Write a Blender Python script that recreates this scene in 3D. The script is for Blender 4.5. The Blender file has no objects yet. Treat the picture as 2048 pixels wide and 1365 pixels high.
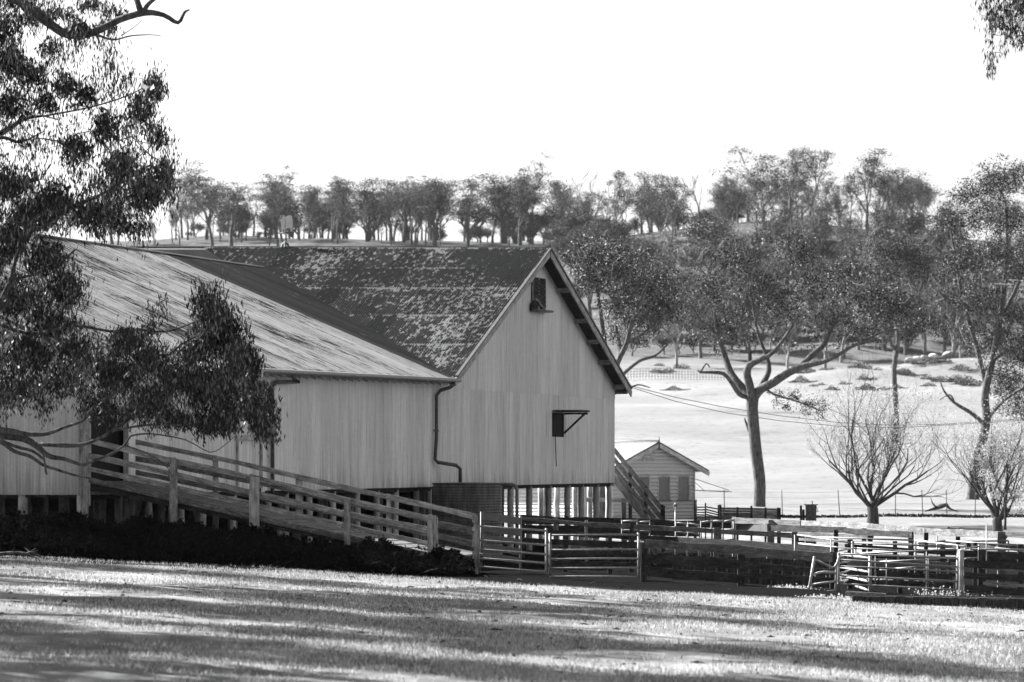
import bpy, bmesh, math, random
import numpy as np
from mathutils import Vector, Matrix

S = bpy.context.scene
R = math.radians
F = 9000.0            # focal length in pixels of the 2048 px wide photograph
CX, HY, EYE = 1024.0, 957.0, 2.14

# ------------------------------------------------------------------ camera
cam = bpy.data.cameras.new('camera')
co = bpy.data.objects.new('camera', cam)
S.collection.objects.link(co)
co.location = (0, 0, EYE)
co.rotation_euler = (R(90), 0, 0)
cam.sensor_width = 36.0
cam.lens = F / 2048 * 36
cam.shift_y = (HY - 682.5) / 2048
cam.clip_start = 1.0
cam.clip_end = 6000
cam.dof.use_dof = True
cam.dof.focus_distance = 108
cam.dof.aperture_fstop = 3.4
S.camera = co
# ------------------------------------------------------------------ light
SUN_AZ, SUN_EL = 60.0, 34.0        # degrees to the left of the view axis, above the horizon
w = bpy.data.worlds.new('World')
S.world = w
w.use_nodes = True
nt = w.node_tree
nt.nodes.clear()
sky = nt.nodes.new('ShaderNodeTexSky')
sky.sky_type = 'NISHITA'
sky.sun_disc = False
sky.sun_elevation = R(SUN_EL)
sky.sun_rotation = R(-SUN_AZ)
sky.altitude = 0
sky.air_density = 1.0
sky.dust_density = 2.2
sky.ozone_density = 1.0
mx = nt.nodes.new('ShaderNodeSeparateColor')      # black and white film behind a red filter
ml = nt.nodes.new('ShaderNodeMix'); ml.data_type = 'FLOAT'
ml.inputs[0].default_value = 0.15
cb = nt.nodes.new('ShaderNodeCombineColor')
bg = nt.nodes.new('ShaderNodeBackground')
bg.inputs[1].default_value = 0.058
wo = nt.nodes.new('ShaderNodeOutputWorld')
nt.links.new(sky.outputs[0], mx.inputs[0])
nt.links.new(mx.outputs[0], ml.inputs[2])
nt.links.new(mx.outputs[1], ml.inputs[3])
for i in range(3):
    nt.links.new(ml.outputs[0], cb.inputs[i])
nt.links.new(cb.outputs[0], bg.inputs[0])
nt.links.new(bg.outputs[0], wo.inputs[0])
sl = bpy.data.lights.new('sun', 'SUN')
sl.energy = 5.0
sl.angle = R(0.5)
sl.color = (1, 1, 1)
so = bpy.data.objects.new('sun', sl)
S.collection.objects.link(so)
sd = Vector((-math.sin(R(SUN_AZ)) * math.cos(R(SUN_EL)), math.cos(R(SUN_AZ)) * math.cos(R(SUN_EL)), math.sin(R(SUN_EL))))
so.rotation_euler = sd.to_track_quat('Z', 'Y').to_euler()
so.location = sd * 200
S.view_settings.view_transform = 'Standard'
S.view_settings.look = 'None'
S.view_settings.exposure = 2.22
S.view_settings.gamma = 1
S.view_settings.use_curve_mapping = False
S.cycles.max_bounces = 5
S.cycles.diffuse_bounces = 2
S.cycles.glossy_bounces = 2
S.cycles.transmission_bounces = 2
S.cycles.sample_clamp_indirect = 4
S.cycles.use_denoising = True

C = S.collection
rnd = random.Random(7)
rng = np.random.default_rng(7)

# ------------------------------------------------------------------ terrain height
PY = np.array([-100, 60, 110, 150, 190, 208, 225, 250, 285, 320, 360, 400, 450, 520, 600, 650, 800, 1500, 5000.])
PZ = np.array([0, 0, 0, .02, .18, .33, .69, .95, 2.4, 4.17, 6.9, 10, 14, 22.8, 33.7, 36.2, 35, 20, 0.])
_yy = np.arange(-100, 5001, 1.0)
_zz = np.interp(_yy, PY, PZ)
_k = np.hanning(25); _k /= _k.sum()
_zs = np.convolve(np.pad(_zz, 12, mode='edge'), _k, mode='valid')
BUMPS = [  # px, Y, radius x, radius y, height: low banks and mounds on the far paddock
    (1690, 415, 5, 6, .9), (1880, 428, 7, 8, 1.3), (1990, 440, 6, 9, 1.0), (1640, 455, 7, 6, 1.2),
    (1780, 470, 9, 8, 1.2), (430, 620, 8, 14, 1.1), (1600, 600, 22, 16, .9), (1700, 600, 20, 16, .8),
    (1500, 600, 14, 14, .9), (1350, 600, 12, 14, .4), (520, 94, .5, .5, .03)]
BUMPS = [((px - CX) / F * Y, Y, rx, ry, h) for px, Y, rx, ry, h in BUMPS]
def ground(x, y):
    x = np.asarray(x, float); y = np.asarray(y, float)
    t = np.clip((y - 150) / 45, 0, 1); t = 1 - t * t * (3 - 2 * t)
    z = -.05 * np.clip(x, -35, 35) * t + np.interp(y, _yy, _zs)
    z = z + .025 * np.sin(x * .9 + y * .31) * np.sin(y * .23 + 1) + .012 * np.sin(x * 2.3 - y * .7) + .01 * np.sin(y * 1.9 + x * .5)
    f = np.clip((y - 200) / 150, 0, 1)
    z = z + f * (.35 * np.sin(x * .11 + 1) * np.sin(y * .06) + .12 * np.sin(x * .31 + y * .13))
    for bx, by, rx, ry, h in BUMPS:
        z = z + h * np.exp(-((x - bx) / rx) ** 2 - ((y - by) / ry) ** 2)
    return z
def gz(x, y): return float(ground(x, y))
def P(px, py, Y): return Vector(((px - CX) / F * Y, Y, EYE + (HY - py) / F * Y))
def GP(px, Y, dz=0.0):
    x = (px - CX) / F * Y
    return Vector((x, Y, gz(x, Y) + dz))

# ------------------------------------------------------------------ materials (all grey: the place was shot in black and white)
def nodes_of(name, rough=.8, spec=.3):
    m = bpy.data.materials.new(name); m.use_nodes = True
    n = m.node_tree.nodes; l = m.node_tree.links
    b = n['Principled BSDF']
    b.inputs['Roughness'].default_value = rough
    b.inputs['Specular IOR Level'].default_value = spec
    return m, n, l, b
def g3(v): return (v, v, v, 1)
def ramp(n, l, src, stops):
    r = n.new('ShaderNodeValToRGB')
    e = r.color_ramp.elements
    e[0].position, e[0].color = stops[0][0], g3(stops[0][1])
    e[1].position, e[1].color = stops[-1][0], g3(stops[-1][1])
    for p, v in stops[1:-1]:
        q = e.new(p); q.color = g3(v)
    l.new(src, r.inputs[0])
    return r.outputs[0]
def noise(n, l, vec, scale, detail=4, rough=.6, dist=0):
    t = n.new('ShaderNodeTexNoise')
    t.inputs['Scale'].default_value = scale; t.inputs['Detail'].default_value = detail
    t.inputs['Roughness'].default_value = rough; t.inputs['Distortion'].default_value = dist
    if vec is not None: l.new(vec, t.inputs['Vector'])
    return t.outputs['Fac']
def mapping(n, l, vec, scale=(1, 1, 1), rand=0):
    m = n.new('ShaderNodeMapping'); m.inputs['Scale'].default_value = scale
    l.new(vec, m.inputs['Vector'])
    if rand:
        oi = n.new('ShaderNodeObjectInfo')
        mu = n.new('ShaderNodeMath'); mu.operation = 'MULTIPLY'; mu.inputs[1].default_value = rand
        l.new(oi.outputs['Random'], mu.inputs[0])
        cx = n.new('ShaderNodeCombineXYZ')
        for i in range(3): l.new(mu.outputs[0], cx.inputs[i])
        l.new(cx.outputs[0], m.inputs['Location'])
    return m.outputs[0]
def mathn(n, l, op, a, b):
    m = n.new('ShaderNodeMath'); m.operation = op
    for i, v in enumerate((a, b)):
        if isinstance(v, (int, float)): m.inputs[i].default_value = v
        else: l.new(v, m.inputs[i])
    return m.outputs[0]
def mixc(n, l, fac, a, b, blend='MIX'):
    m = n.new('ShaderNodeMix'); m.data_type = 'RGBA'; m.blend_type = blend
    if isinstance(fac, (int, float)): m.inputs[0].default_value = fac
    else: l.new(fac, m.inputs[0])
    for i, v in ((6, a), (7, b)):
        if isinstance(v, (int, float)): m.inputs[i].default_value = g3(v)
        else: l.new(v, m.inputs[i])
    return m.outputs[2]
def bump(n, l, b, h, strength=.5, dist=.02):
    u = n.new('ShaderNodeBump'); u.inputs['Strength'].default_value = strength; u.inputs['Distance'].default_value = dist
    l.new(h, u.inputs['Height']); l.new(u.outputs[0], b.inputs['Normal'])

def mat_mottle(name, lo, hi, scale=6, stretch=(1, 1, 1), rough=.85, spec=.2, bmp=.3, per_object=.25, detail=5, p0=.35, p1=.65):
    m, n, l, b = nodes_of(name, rough, spec)
    tc = n.new('ShaderNodeTexCoord')
    v = mapping(n, l, tc.outputs['Object'], stretch, 37)
    f = noise(n, l, v, scale, detail, .65)
    c = ramp(n, l, f, [(p0, lo), (p1, hi)])
    if per_object:
        oi = n.new('ShaderNodeObjectInfo')
        k = mathn(n, l, 'MULTIPLY_ADD', oi.outputs['Random'], per_object * 2)
        k.node.inputs[2].default_value = 1 - per_object
        c = mixc(n, l, 1.0, c, k, 'MULTIPLY')
    l.new(c, b.inputs['Base Color'])
    if bmp: bump(n, l, b, f, bmp, .02)
    return m

def mat_wood(name, lo, hi, lichen=0.0, rough=.9, p0=.3, p1=.7):
    # weathered timber: grain stretched along the local x axis, dark cracks, blotches of lichen
    m, n, l, b = nodes_of(name, rough, .15)
    tc = n.new('ShaderNodeTexCoord')
    v = mapping(n, l, tc.outputs['Object'], (1.2, 16, 16), 37)
    f = noise(n, l, v, 2.2, 7, .7)
    c = ramp(n, l, f, [(p0, lo * .35), (p0 + .12, lo), (p1, hi)])
    v2 = mapping(n, l, tc.outputs['Object'], (4, 7, 7), 11)
    f2 = noise(n, l, v2, 2.5, 6, .7)
    if lichen:
        k = ramp(n, l, f2, [(.5, 0), (.6, lichen)])
        c = mixc(n, l, k, c, min(hi * 1.9, .62))
    k2 = ramp(n, l, noise(n, l, v2, .8, 3, .5), [(.3, .55), (.65, 1.1)])
    c = mixc(n, l, 1.0, c, k2, 'MULTIPLY')
    l.new(c, b.inputs['Base Color'])
    bump(n, l, b, f, .6, .02)
    return m

def mat_leaf(name, lo, hi, rough=.42, spec=.5, trans=.25, knee=0):
    m, n, l, b = nodes_of(name, rough, spec)
    ge = n.new('ShaderNodeNewGeometry')
    c = ramp(n, l, ge.outputs['Random Per Island'], [(0, lo), (knee, lo + (hi - lo) * .13), (1, hi)] if knee else [(0, lo), (1, hi)])
    l.new(c, b.inputs['Base Color'])
    tr = n.new('ShaderNodeBsdfTranslucent'); l.new(c, tr.inputs[0])
    ms = n.new('ShaderNodeMixShader'); ms.inputs[0].default_value = trans
    out = n['Material Output']
    l.new(b.outputs[0], ms.inputs[1]); l.new(tr.outputs[0], ms.inputs[2]); l.new(ms.outputs[0], out.inputs[0])
    return m

def mat_roof(name, base, base2, patch, amount, streak=True, joint=0.0, lap=9.0, fade=.22):
    # corrugated iron: local x across the sheet, y down the slope
    m, n, l, b = nodes_of(name, .8, 0)
    tc = n.new('ShaderNodeTexCoord')
    ge = n.new('ShaderNodeNewGeometry')
    v = mapping(n, l, tc.outputs['Object'], (9, .55, 1) if streak else (5, 2.2, 1), 53)
    f = noise(n, l, v, 1.6, 8, .72, .3)
    fw = noise(n, l, ge.outputs['Position'], .32, 4, .6)
    k = mathn(n, l, 'ADD', f, mathn(n, l, 'MULTIPLY', mathn(n, l, 'SUBTRACT', fw, .5), .55))
    if joint:
        sp = n.new('ShaderNodeSeparateXYZ'); l.new(tc.outputs['Object'], sp.inputs[0])
        ex = n.new('ShaderNodeMath'); ex.operation = 'MULTIPLY_ADD'
        l.new(mathn(n, l, 'FRACT', mathn(n, l, 'MULTIPLY', sp.outputs[1], 1 / lap), 0.0), ex.inputs[0]); ex.inputs[1].default_value = -lap / fade; ex.inputs[2].default_value = 1
        ex.use_clamp = True
        ey = n.new('ShaderNodeMath'); ey.operation = 'MULTIPLY_ADD'
        l.new(sp.outputs[0], ey.inputs[0]); ey.inputs[1].default_value = -1 / .1; ey.inputs[2].default_value = 1
        ey.use_clamp = True
        k = mathn(n, l, 'ADD', k, mathn(n, l, 'MULTIPLY', ex.outputs[0], joint))
        k = mathn(n, l, 'ADD', k, mathn(n, l, 'MULTIPLY', ey.outputs[0], joint * .35))
    msk = ramp(n, l, k, [(amount, 0), (amount + .035, 1)])
    vb = mapping(n, l, tc.outputs['Object'], (30, 2, 1), 9)
    cb_ = ramp(n, l, noise(n, l, vb, 1.5, 4, .6), [(.3, base), (.7, base2)])
    pv = ramp(n, l, noise(n, l, mapping(n, l, tc.outputs['Object'], (20, 6, 1), 5), 2, 5, .7), [(.3, patch * .7), (.7, patch * 1.1)])
    c = mixc(n, l, msk, cb_, pv)
    oi = n.new('ShaderNodeObjectInfo')
    kk = mathn(n, l, 'MULTIPLY_ADD', oi.outputs['Random'], .42); kk.node.inputs[2].default_value = .78
    c = mixc(n, l, 1.0, c, kk, 'MULTIPLY')
    l.new(c, b.inputs['Base Color'])
    bump(n, l, b, f, .25, .01)
    return m

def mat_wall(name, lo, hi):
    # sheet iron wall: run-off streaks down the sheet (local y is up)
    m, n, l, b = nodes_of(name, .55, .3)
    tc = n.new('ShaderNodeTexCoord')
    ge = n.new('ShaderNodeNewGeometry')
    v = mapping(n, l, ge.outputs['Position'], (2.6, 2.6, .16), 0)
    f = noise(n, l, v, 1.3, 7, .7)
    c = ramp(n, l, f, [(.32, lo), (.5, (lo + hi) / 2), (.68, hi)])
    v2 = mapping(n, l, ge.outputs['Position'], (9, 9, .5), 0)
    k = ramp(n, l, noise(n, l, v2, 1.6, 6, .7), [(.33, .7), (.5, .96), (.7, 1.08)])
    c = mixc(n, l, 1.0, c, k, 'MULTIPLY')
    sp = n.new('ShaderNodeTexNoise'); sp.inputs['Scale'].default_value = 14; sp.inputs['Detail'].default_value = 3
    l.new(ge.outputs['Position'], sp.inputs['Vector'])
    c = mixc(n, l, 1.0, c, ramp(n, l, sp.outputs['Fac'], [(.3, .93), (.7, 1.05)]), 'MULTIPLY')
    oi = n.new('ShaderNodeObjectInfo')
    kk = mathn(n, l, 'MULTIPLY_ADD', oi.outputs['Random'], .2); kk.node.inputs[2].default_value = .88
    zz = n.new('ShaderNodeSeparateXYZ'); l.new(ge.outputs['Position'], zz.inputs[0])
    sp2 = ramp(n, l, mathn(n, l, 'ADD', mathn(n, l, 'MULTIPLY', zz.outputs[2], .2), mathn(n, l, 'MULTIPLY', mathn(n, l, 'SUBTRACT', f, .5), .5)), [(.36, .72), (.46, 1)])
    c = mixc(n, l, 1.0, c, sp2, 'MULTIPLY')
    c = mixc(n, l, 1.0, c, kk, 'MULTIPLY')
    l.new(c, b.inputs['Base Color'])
    return m

def mat_ground(name):
    m, n, l, b = nodes_of(name, .95, 0)
    ge = n.new('ShaderNodeNewGeometry')
    pos = ge.outputs['Position']
    f1 = noise(n, l, mapping(n, l, pos, (.5, .16, 1)), 1.0, 6, .65)
    f2 = noise(n, l, mapping(n, l, pos, (3, 3, 1)), 3.0, 6, .75)
    c = ramp(n, l, f1, [(.3, .09), (.45, .19), (.62, .32)])
    c = mixc(n, l, 1.0, c, ramp(n, l, f2, [(.3, .5), (.5, .95), (.7, 1.2)]), 'MULTIPLY')
    # bare trodden earth in and before the yards, blackened to paint in their shade
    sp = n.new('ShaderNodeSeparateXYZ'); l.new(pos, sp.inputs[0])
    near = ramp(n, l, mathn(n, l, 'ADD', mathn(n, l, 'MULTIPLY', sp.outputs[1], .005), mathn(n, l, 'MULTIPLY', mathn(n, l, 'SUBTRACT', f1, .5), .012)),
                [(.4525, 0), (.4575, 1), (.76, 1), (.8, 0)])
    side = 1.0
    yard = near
    shaded_soil = ramp(n, l, f2, [(.3, .004), (.7, .016)])
    c = mixc(n, l, yard, c, shaded_soil)
    # far paddock: short pale pasture
    far = ramp(n, l, mathn(n, l, 'MULTIPLY', sp.outputs[1], .001), [(.165, 0), (.2, 1)])
    fp = noise(n, l, mapping(n, l, pos, (.035, .05, .1)), 1.5, 9, .75)
    fc = ramp(n, l, fp, [(.32, .10), (.42, .17), (.55, .195), (.7, .235)])
    fc = mixc(n, l, 1.0, fc, ramp(n, l, noise(n, l, mapping(n, l, pos, (.6, .4, 1)), 2, 5, .75), [(.28, .45), (.42, .95), (.7, 1.1)]), 'MULTIPLY')
    c = mixc(n, l, far, c, fc)
    # steeper scrubby bank under the hill trees
    hill = ramp(n, l, mathn(n, l, 'ADD', mathn(n, l, 'MULTIPLY', sp.outputs[1], .001), mathn(n, l, 'MULTIPLY', mathn(n, l, 'SUBTRACT', fp, .5), .08)),
                [(.44, 0), (.455, 1), (.615, 1), (.63, 0)])
    hc = ramp(n, l, noise(n, l, mapping(n, l, pos, (.5, .5, .5)), 1.2, 7, .75), [(.3, .04), (.55, .11), (.7, .2)])
    c = mixc(n, l, hill, c, hc)
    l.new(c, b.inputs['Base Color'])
    bump(n, l, b, f2, .8, .06)
    return m

M = {}
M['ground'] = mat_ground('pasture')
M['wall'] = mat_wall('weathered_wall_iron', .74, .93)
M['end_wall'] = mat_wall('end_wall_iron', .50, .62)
M['roof_dark'] = mat_roof('lichened_dark_roof', .018, .036, .20, .56, False, .13)
M['roof_plain'] = mat_roof('plain_dark_roof', .03, .045, .2, .67, True, .06, 2.25, .3)
M['roof_light'] = mat_roof('streaked_pale_roof', .24, .36, .035, .53, True, .035, 2.25, .5)
M['rear_roof'] = mat_mottle('rear_roof_iron', .1, .2, 1)
M['wood'] = mat_wood('silvered_timber', .20, .50, .35)
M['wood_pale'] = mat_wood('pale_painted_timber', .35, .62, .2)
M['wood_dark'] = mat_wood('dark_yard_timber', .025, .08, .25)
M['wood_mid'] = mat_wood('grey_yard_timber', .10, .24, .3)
M['trim'] = mat_wood('worn_white_trim', .45, .68, 0)
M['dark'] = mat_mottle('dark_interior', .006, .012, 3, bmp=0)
M['pipe'] = mat_mottle('galvanised_pipe', .14, .28, 14, (1, 1, 1), .42, .5, 0)
M['pipe_bright'] = mat_mottle('worn_white_pipe', .26, .45, 14, (1, 1, 1), .4, .5, 0)
M['pipe_dark'] = mat_mottle('rusted_dark_pipe', .05, .11, 14, (1, 1, 1), .55, .4, 0)
M['tank'] = mat_mottle('tank_iron', .05, .16, 3, (3, 3, .5), .5, .5, .1)
M['concrete'] = mat_mottle('round_pier_timber', .28, .5, 5, (2, 2, 1), .9, .2, .3)
M['sheet'] = mat_mottle('grey_sheet_panel', .07, .11, 5, (1, 1, 1), .6, .4, .1)
M['board'] = mat_mottle('cottage_board', .42, .58, 7, (1, 3, 3), .7, .3, .15, .08)
M['blind'] = mat_mottle('window_blind', .16, .21, 5, (1, 1, 1), .7, .3, 0, .05)
M['cottage_roof'] = mat_mottle('cottage_roof_iron', .3, .42, 3, (1, 1, 1), .5, .4, 0)
M['cap'] = mat_mottle('ridge_cap_white', .6, .75, 3, (1, 1, 1), .5, .4, 0)
M['bark'] = mat_mottle('gum_bark', .02, .13, 4, (3, 3, .7), .9, .2, .8, .1, 7)
M['bark_pale'] = mat_mottle('pale_gum_bark', .12, .30, 4, (3, 3, .7), .8, .2, .5, .1, 7)
M['bark_dark'] = mat_mottle('rough_dark_bark', .015, .06, 4, (4, 4, .8), .95, .15, .8, .1, 7)
M['bark_far'] = mat_mottle('ridge_tree_bark', .06, .15, 3, (3, 3, .7), .9, .2, .3, .1, 4)  # paler than near bark, distance haze put into the colour
M['leaf'] = mat_leaf('gum_leaf', .006, .30, .5, .15, .05, .74)
M['leaf_mid'] = mat_leaf('paddock_gum_leaf', .005, .34, .6, .05, .04, .72)
M['leaf_far'] = mat_leaf('ridge_gum_leaf', .03, .24, .6, .05, .08, .7)  # lightened to paint distance haze into the leaf colour
M['leaf_pale'] = mat_leaf('pale_shrub_leaf', .2, .4, .5, .4, .4)
M['bramble'] = mat_leaf('bramble_leaf', .004, .014, .9, 0, .05)
M['grass'] = mat_leaf('dry_grass_blade', .08, .66, .9, 0, .2)
M['weed'] = mat_leaf('sunlit_weed', .3, .55, .7, .2, .4)
M['fleece'] = mat_mottle('sheep_fleece', .4, .5, 10)
M['bird'] = mat_mottle('bird_feather', .05, .1, 10)
M['bird_pale'] = mat_mottle('bird_pale_feather', .5, .6, 10)
M['wire'] = mat_mottle('wire', .05, .08, 10, bmp=0)

# ------------------------------------------------------------------ mesh helpers
class MB:
    def __init__(s): s.v = []; s.f = []
    def box(s, c, ax, ay, az):
        # centre, three half-axis vectors
        c = Vector(c); n0 = len(s.v)
        for i in (-1, 1):
            for j in (-1, 1):
                for k in (-1, 1):
                    s.v.append(tuple(c + ax * i + ay * j + az * k))
        for q in ((0, 1, 3, 2), (4, 6, 7, 5), (0, 4, 5, 1), (2, 3, 7, 6), (0, 2, 6, 4), (1, 5, 7, 3)):
            s.f.append(tuple(n0 + i for i in q))
        return s
    def bar(s, a, b, wd, ht, up=Vector((0, 0, 1))):
        a = Vector(a); b = Vector(b); d = (b - a)
        if d.length < 1e-6: return s
        dn = d.normalized(); sd_ = dn.cross(up)
        if sd_.length < 1e-3: sd_ = dn.cross(Vector((0, 1, 0)))
        sd_.normalize(); u = sd_.cross(dn).normalized()
        return s.box((a + b) / 2, d / 2, sd_ * wd / 2, u * ht / 2)
    def tube(s, pts, rad, n=6, cap=True):
        pts = [Vector(p) for p in pts]
        if not hasattr(rad, '__len__'): rad = [rad] * len(pts)
        n0 = len(s.v); prev = None
        for i, p in enumerate(pts):
            d = (pts[min(i + 1, len(pts) - 1)] - pts[max(i - 1, 0)])
            d = d.normalized() if d.length > 1e-9 else Vector((0, 0, 1))
            ref = prev if prev is not None else (Vector((1, 0, 0)) if abs(d.x) < .9 else Vector((0, 1, 0)))
            a = ref - d * ref.dot(d)
            if a.length < 1e-4: a = d.orthogonal()
            a.normalize(); b = d.cross(a); prev = a
            for k in range(n):
                t = 2 * math.pi * k / n
                s.v.append(tuple(p + (a * math.cos(t) + b * math.sin(t)) * rad[i]))
        for i in range(len(pts) - 1):
            for k in range(n):
                k2 = (k + 1) % n
                s.f.append((n0 + i * n + k, n0 + i * n + k2, n0 + (i + 1) * n + k2, n0 + (i + 1) * n + k))
        if cap:
            s.f.append(tuple(n0 + k for k in reversed(range(n))))
            s.f.append(tuple(n0 + (len(pts) - 1) * n + k for k in range(n)))
        return s
    def prism(s, poly, depth):
        # poly: list of Vector (planar), depth: Vector
        n0 = len(s.v); k = len(poly)
        s.v += [tuple(p) for p in poly] + [tuple(Vector(p) + depth) for p in poly]
        s.f.append(tuple(n0 + i for i in range(k)))
        s.f.append(tuple(n0 + k + i for i in reversed(range(k))))
        for i in range(k):
            j = (i + 1) % k
            s.f.append((n0 + i, n0 + k + i, n0 + k + j, n0 + j))
        return s
    def mesh(s, name, smooth=False):
        me = bpy.data.meshes.new(name)
        me.from_pydata(s.v, [], s.f); me.update()
        if smooth: me.polygons.foreach_set('use_smooth', [True] * len(me.polygons))
        return me
def link(name, me, mat=None, parent=None, mw=None):
    o = bpy.data.objects.new(name, me); C.objects.link(o)
    if mat is not None and me is not None and not me.materials: me.materials.append(M[mat])
    if parent is not None: o.parent = parent
    if mw is not None: o.matrix_basis = (wm(parent).inverted() @ mw) if parent is not None else mw
    return o
def wm(o):
    m = o.matrix_basis.copy()
    while o.parent is not None:
        o = o.parent; m = o.matrix_basis @ m
    return m
def tag(o, label=None, cat=None, group=None, kind=None):
    if label: o['label'] = label
    if cat: o['category'] = cat
    if group: o['group'] = group
    if kind: o['kind'] = kind
    return o
def thing(name, label, cat, loc, group=None):
    o = bpy.data.objects.new(name, None); C.objects.link(o); o.location = loc
    o.matrix_basis = Matrix.Translation(Vector(loc)); o.empty_display_size = .2
    return tag(o, label, cat, group)
def part(name, mb, mat, parent, smooth=False, origin=None, label=None):
    # mb holds world coordinates; the object's origin is placed at the piece itself
    vs = mb.v
    if origin is None: origin = Vector(vs[0])
    origin = Vector(origin)
    me = bpy.data.meshes.new(name)
    me.from_pydata([tuple(Vector(v) - origin) for v in vs], [], mb.f); me.update()
    if smooth: me.polygons.foreach_set('use_smooth', [True] * len(me.polygons))
    o = link(name, me, mat, parent, Matrix.Translation(origin))
    if label: o['label'] = label
    return o
def frame_matrix(a, b, up=Vector((0, 0, 1))):
    x = (Vector(b) - Vector(a)).normalized(); y = up.cross(x)
    if y.length < 1e-3: y = Vector((0, 1, 0))
    y.normalize(); z = x.cross(y)
    m = Matrix((x, y, z)).transposed().to_4x4(); m.translation = Vector(a)
    return m
def plank(name, a, b, thick, high, mat, parent, wear=.12, up=Vector((0, 0, 1)), label=None):
    # a sawn board from a to b: local x runs along the grain; slightly uneven, split ends
    a = Vector(a); b = Vector(b); L = (b - a).length
    m = frame_matrix(a, b, up)
    mb = MB(); n = max(2, int(L / .7) + 1)
    for i in range(n + 1):
        x = L * i / n
        if i == 0: x += rnd.uniform(-.01, .02)
        dy = rnd.uniform(-1, 1) * thick * wear; h = high * (1 + rnd.uniform(-wear, wear)); dz = rnd.uniform(-1, 1) * high * wear * .4
        for (yy, zz) in ((-1, -1), (1, -1), (1, 1), (-1, 1)):
            mb.v.append((x, yy * thick / 2 + dy, zz * h / 2 + dz))
    for i in range(n):
        for k in range(4):
            k2 = (k + 1) % 4
            mb.f.append((i * 4 + k, (i + 1) * 4 + k, (i + 1) * 4 + k2, i * 4 + k2))
    mb.f.append((0, 1, 2, 3)); mb.f.append((n * 4 + 3, n * 4 + 2, n * 4 + 1, n * 4))
    o = link(name, mb.mesh(name), mat, parent, m)
    if label: o['label'] = label
    return o
def pipe(name, pts, r, mat, parent, n=8, label=None):
    mb = MB().tube(pts, r, n)
    return part(name, mb, mat, parent, True, origin=pts[0], label=label)
def quads_object(name, V, quads, mat, parent=None, origin=(0, 0, 0), smooth=False):
    # big numpy meshes: V (n,3) world coords, quads (m,4)
    o3 = np.array(origin, float)
    me = bpy.data.meshes.new(name)
    V = (V - o3).astype(np.float32); q = quads.astype(np.int32)
    me.vertices.add(len(V)); me.vertices.foreach_set('co', V.ravel())
    me.loops.add(q.size); me.loops.foreach_set('vertex_index', q.ravel())
    me.polygons.add(len(q))
    me.polygons.foreach_set('loop_start', np.arange(0, q.size, 4, dtype=np.int32))
    me.polygons.foreach_set('loop_total', np.full(len(q), 4, dtype=np.int32))
    if smooth: me.polygons.foreach_set('use_smooth', np.ones(len(q), dtype=bool))
    me.update(calc_edges=True)
    return link(name, me, mat, parent, Matrix.Translation(Vector(origin)))

def leaf_quads(centers, length, width, droop=.6, seed=0):
    # one folded diamond per leaf; droop 1 = hanging straight down
    r = np.random.default_rng(seed); n = len(centers)
    d = r.normal(size=(n, 3)); d /= np.linalg.norm(d, axis=1)[:, None]
    d = d * (1 - droop) + np.array([0, 0, -1.]) * droop
    d /= np.linalg.norm(d, axis=1)[:, None] + 1e-9
    s = np.cross(d, r.normal(size=(n, 3))); s /= np.linalg.norm(s, axis=1)[:, None] + 1e-9
    nn = np.cross(d, s)
    L = length * r.uniform(.6, 1.25, n)[:, None]; W = width * r.uniform(.6, 1.3, n)[:, None]
    a = centers - d * L * .5; b = centers + s * W * .5 + nn * W * .15; c = centers + d * L * .5; e = centers - s * W * .5 + nn * W * .15
    V = np.stack([a, b, c, e], 1).reshape(-1, 3)
    Q = np.arange(n * 4).reshape(-1, 4)
    return V, Q

# ------------------------------------------------------------------ ground
def build_ground():
    ys = np.concatenate([np.arange(-60, 30, 6), np.arange(30, 45, 1.), np.arange(45, 106, .35), np.arange(106, 170, 1.2), np.arange(170, 300, 2.5),
                         np.arange(300, 680, 3.5), np.arange(680, 1500, 40), np.arange(1500, 5001, 350)])
    us = np.linspace(-1, 1, 241); us = np.sign(us) * (np.abs(us) ** 1.7)
    hw = 26 + np.abs(ys) * .62 + np.clip(ys - 700, 0, 1e9) * .6
    X = us[None, :] * hw[:, None]; Y = np.repeat(ys[:, None], len(us), 1)
    Z = ground(X, Y)
    V = np.stack([X, Y, Z], 2).reshape(-1, 3)
    nr, nc = len(ys), len(us)
    i = np.arange(nr - 1)[:, None] * nc + np.arange(nc - 1)[None, :]
    Q = np.stack([i, i + 1, i + nc + 1, i + nc], 2).reshape(-1, 4)
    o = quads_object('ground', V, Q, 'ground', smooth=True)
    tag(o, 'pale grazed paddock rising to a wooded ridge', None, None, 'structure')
build_ground()

# ------------------------------------------------------------------ woolshed frame of reference
u = Vector((.265, .964, 0)).normalized()      # along the long side wall, away from the camera
nrm = Vector((u.y, -u.x, 0))                  # outwards from that wall, to the right
UP = Vector((0, 0, 1))
O = Vector((-9.27, 98.0, 0))                  # front corner of the wing
def W(s, out=0.0, z=0.0): return O + u * s + nrm * out + UP * z
def Sof(px, out=0.0):
    # distance along the wall line (offset outwards) seen at a column of the photo
    t = (px - CX) / F; q = O + nrm * out
    return (t * q.y - q.x) / (u.x - t * u.y)
def zb(s): return 1.78 + .0046 * s            # bottom of the cladding
S_R = 47.3
S_FL, S_FR, S_AP = 27.5, 47.65, 37.6
Z_FL, Z_FR, Z_AP = 4.93, 4.97, 8.96
OH = .45
Z_WR, W_HALF = 8.45, 8.0
def z_eave(s): return 4.785 + .008 * (s * .964 + 98 - 108.7)
shed = thing('woolshed', 'large corrugated iron woolshed on piers with lichened gable roof and side wing', 'shed', W(0, 0, .3))

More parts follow.
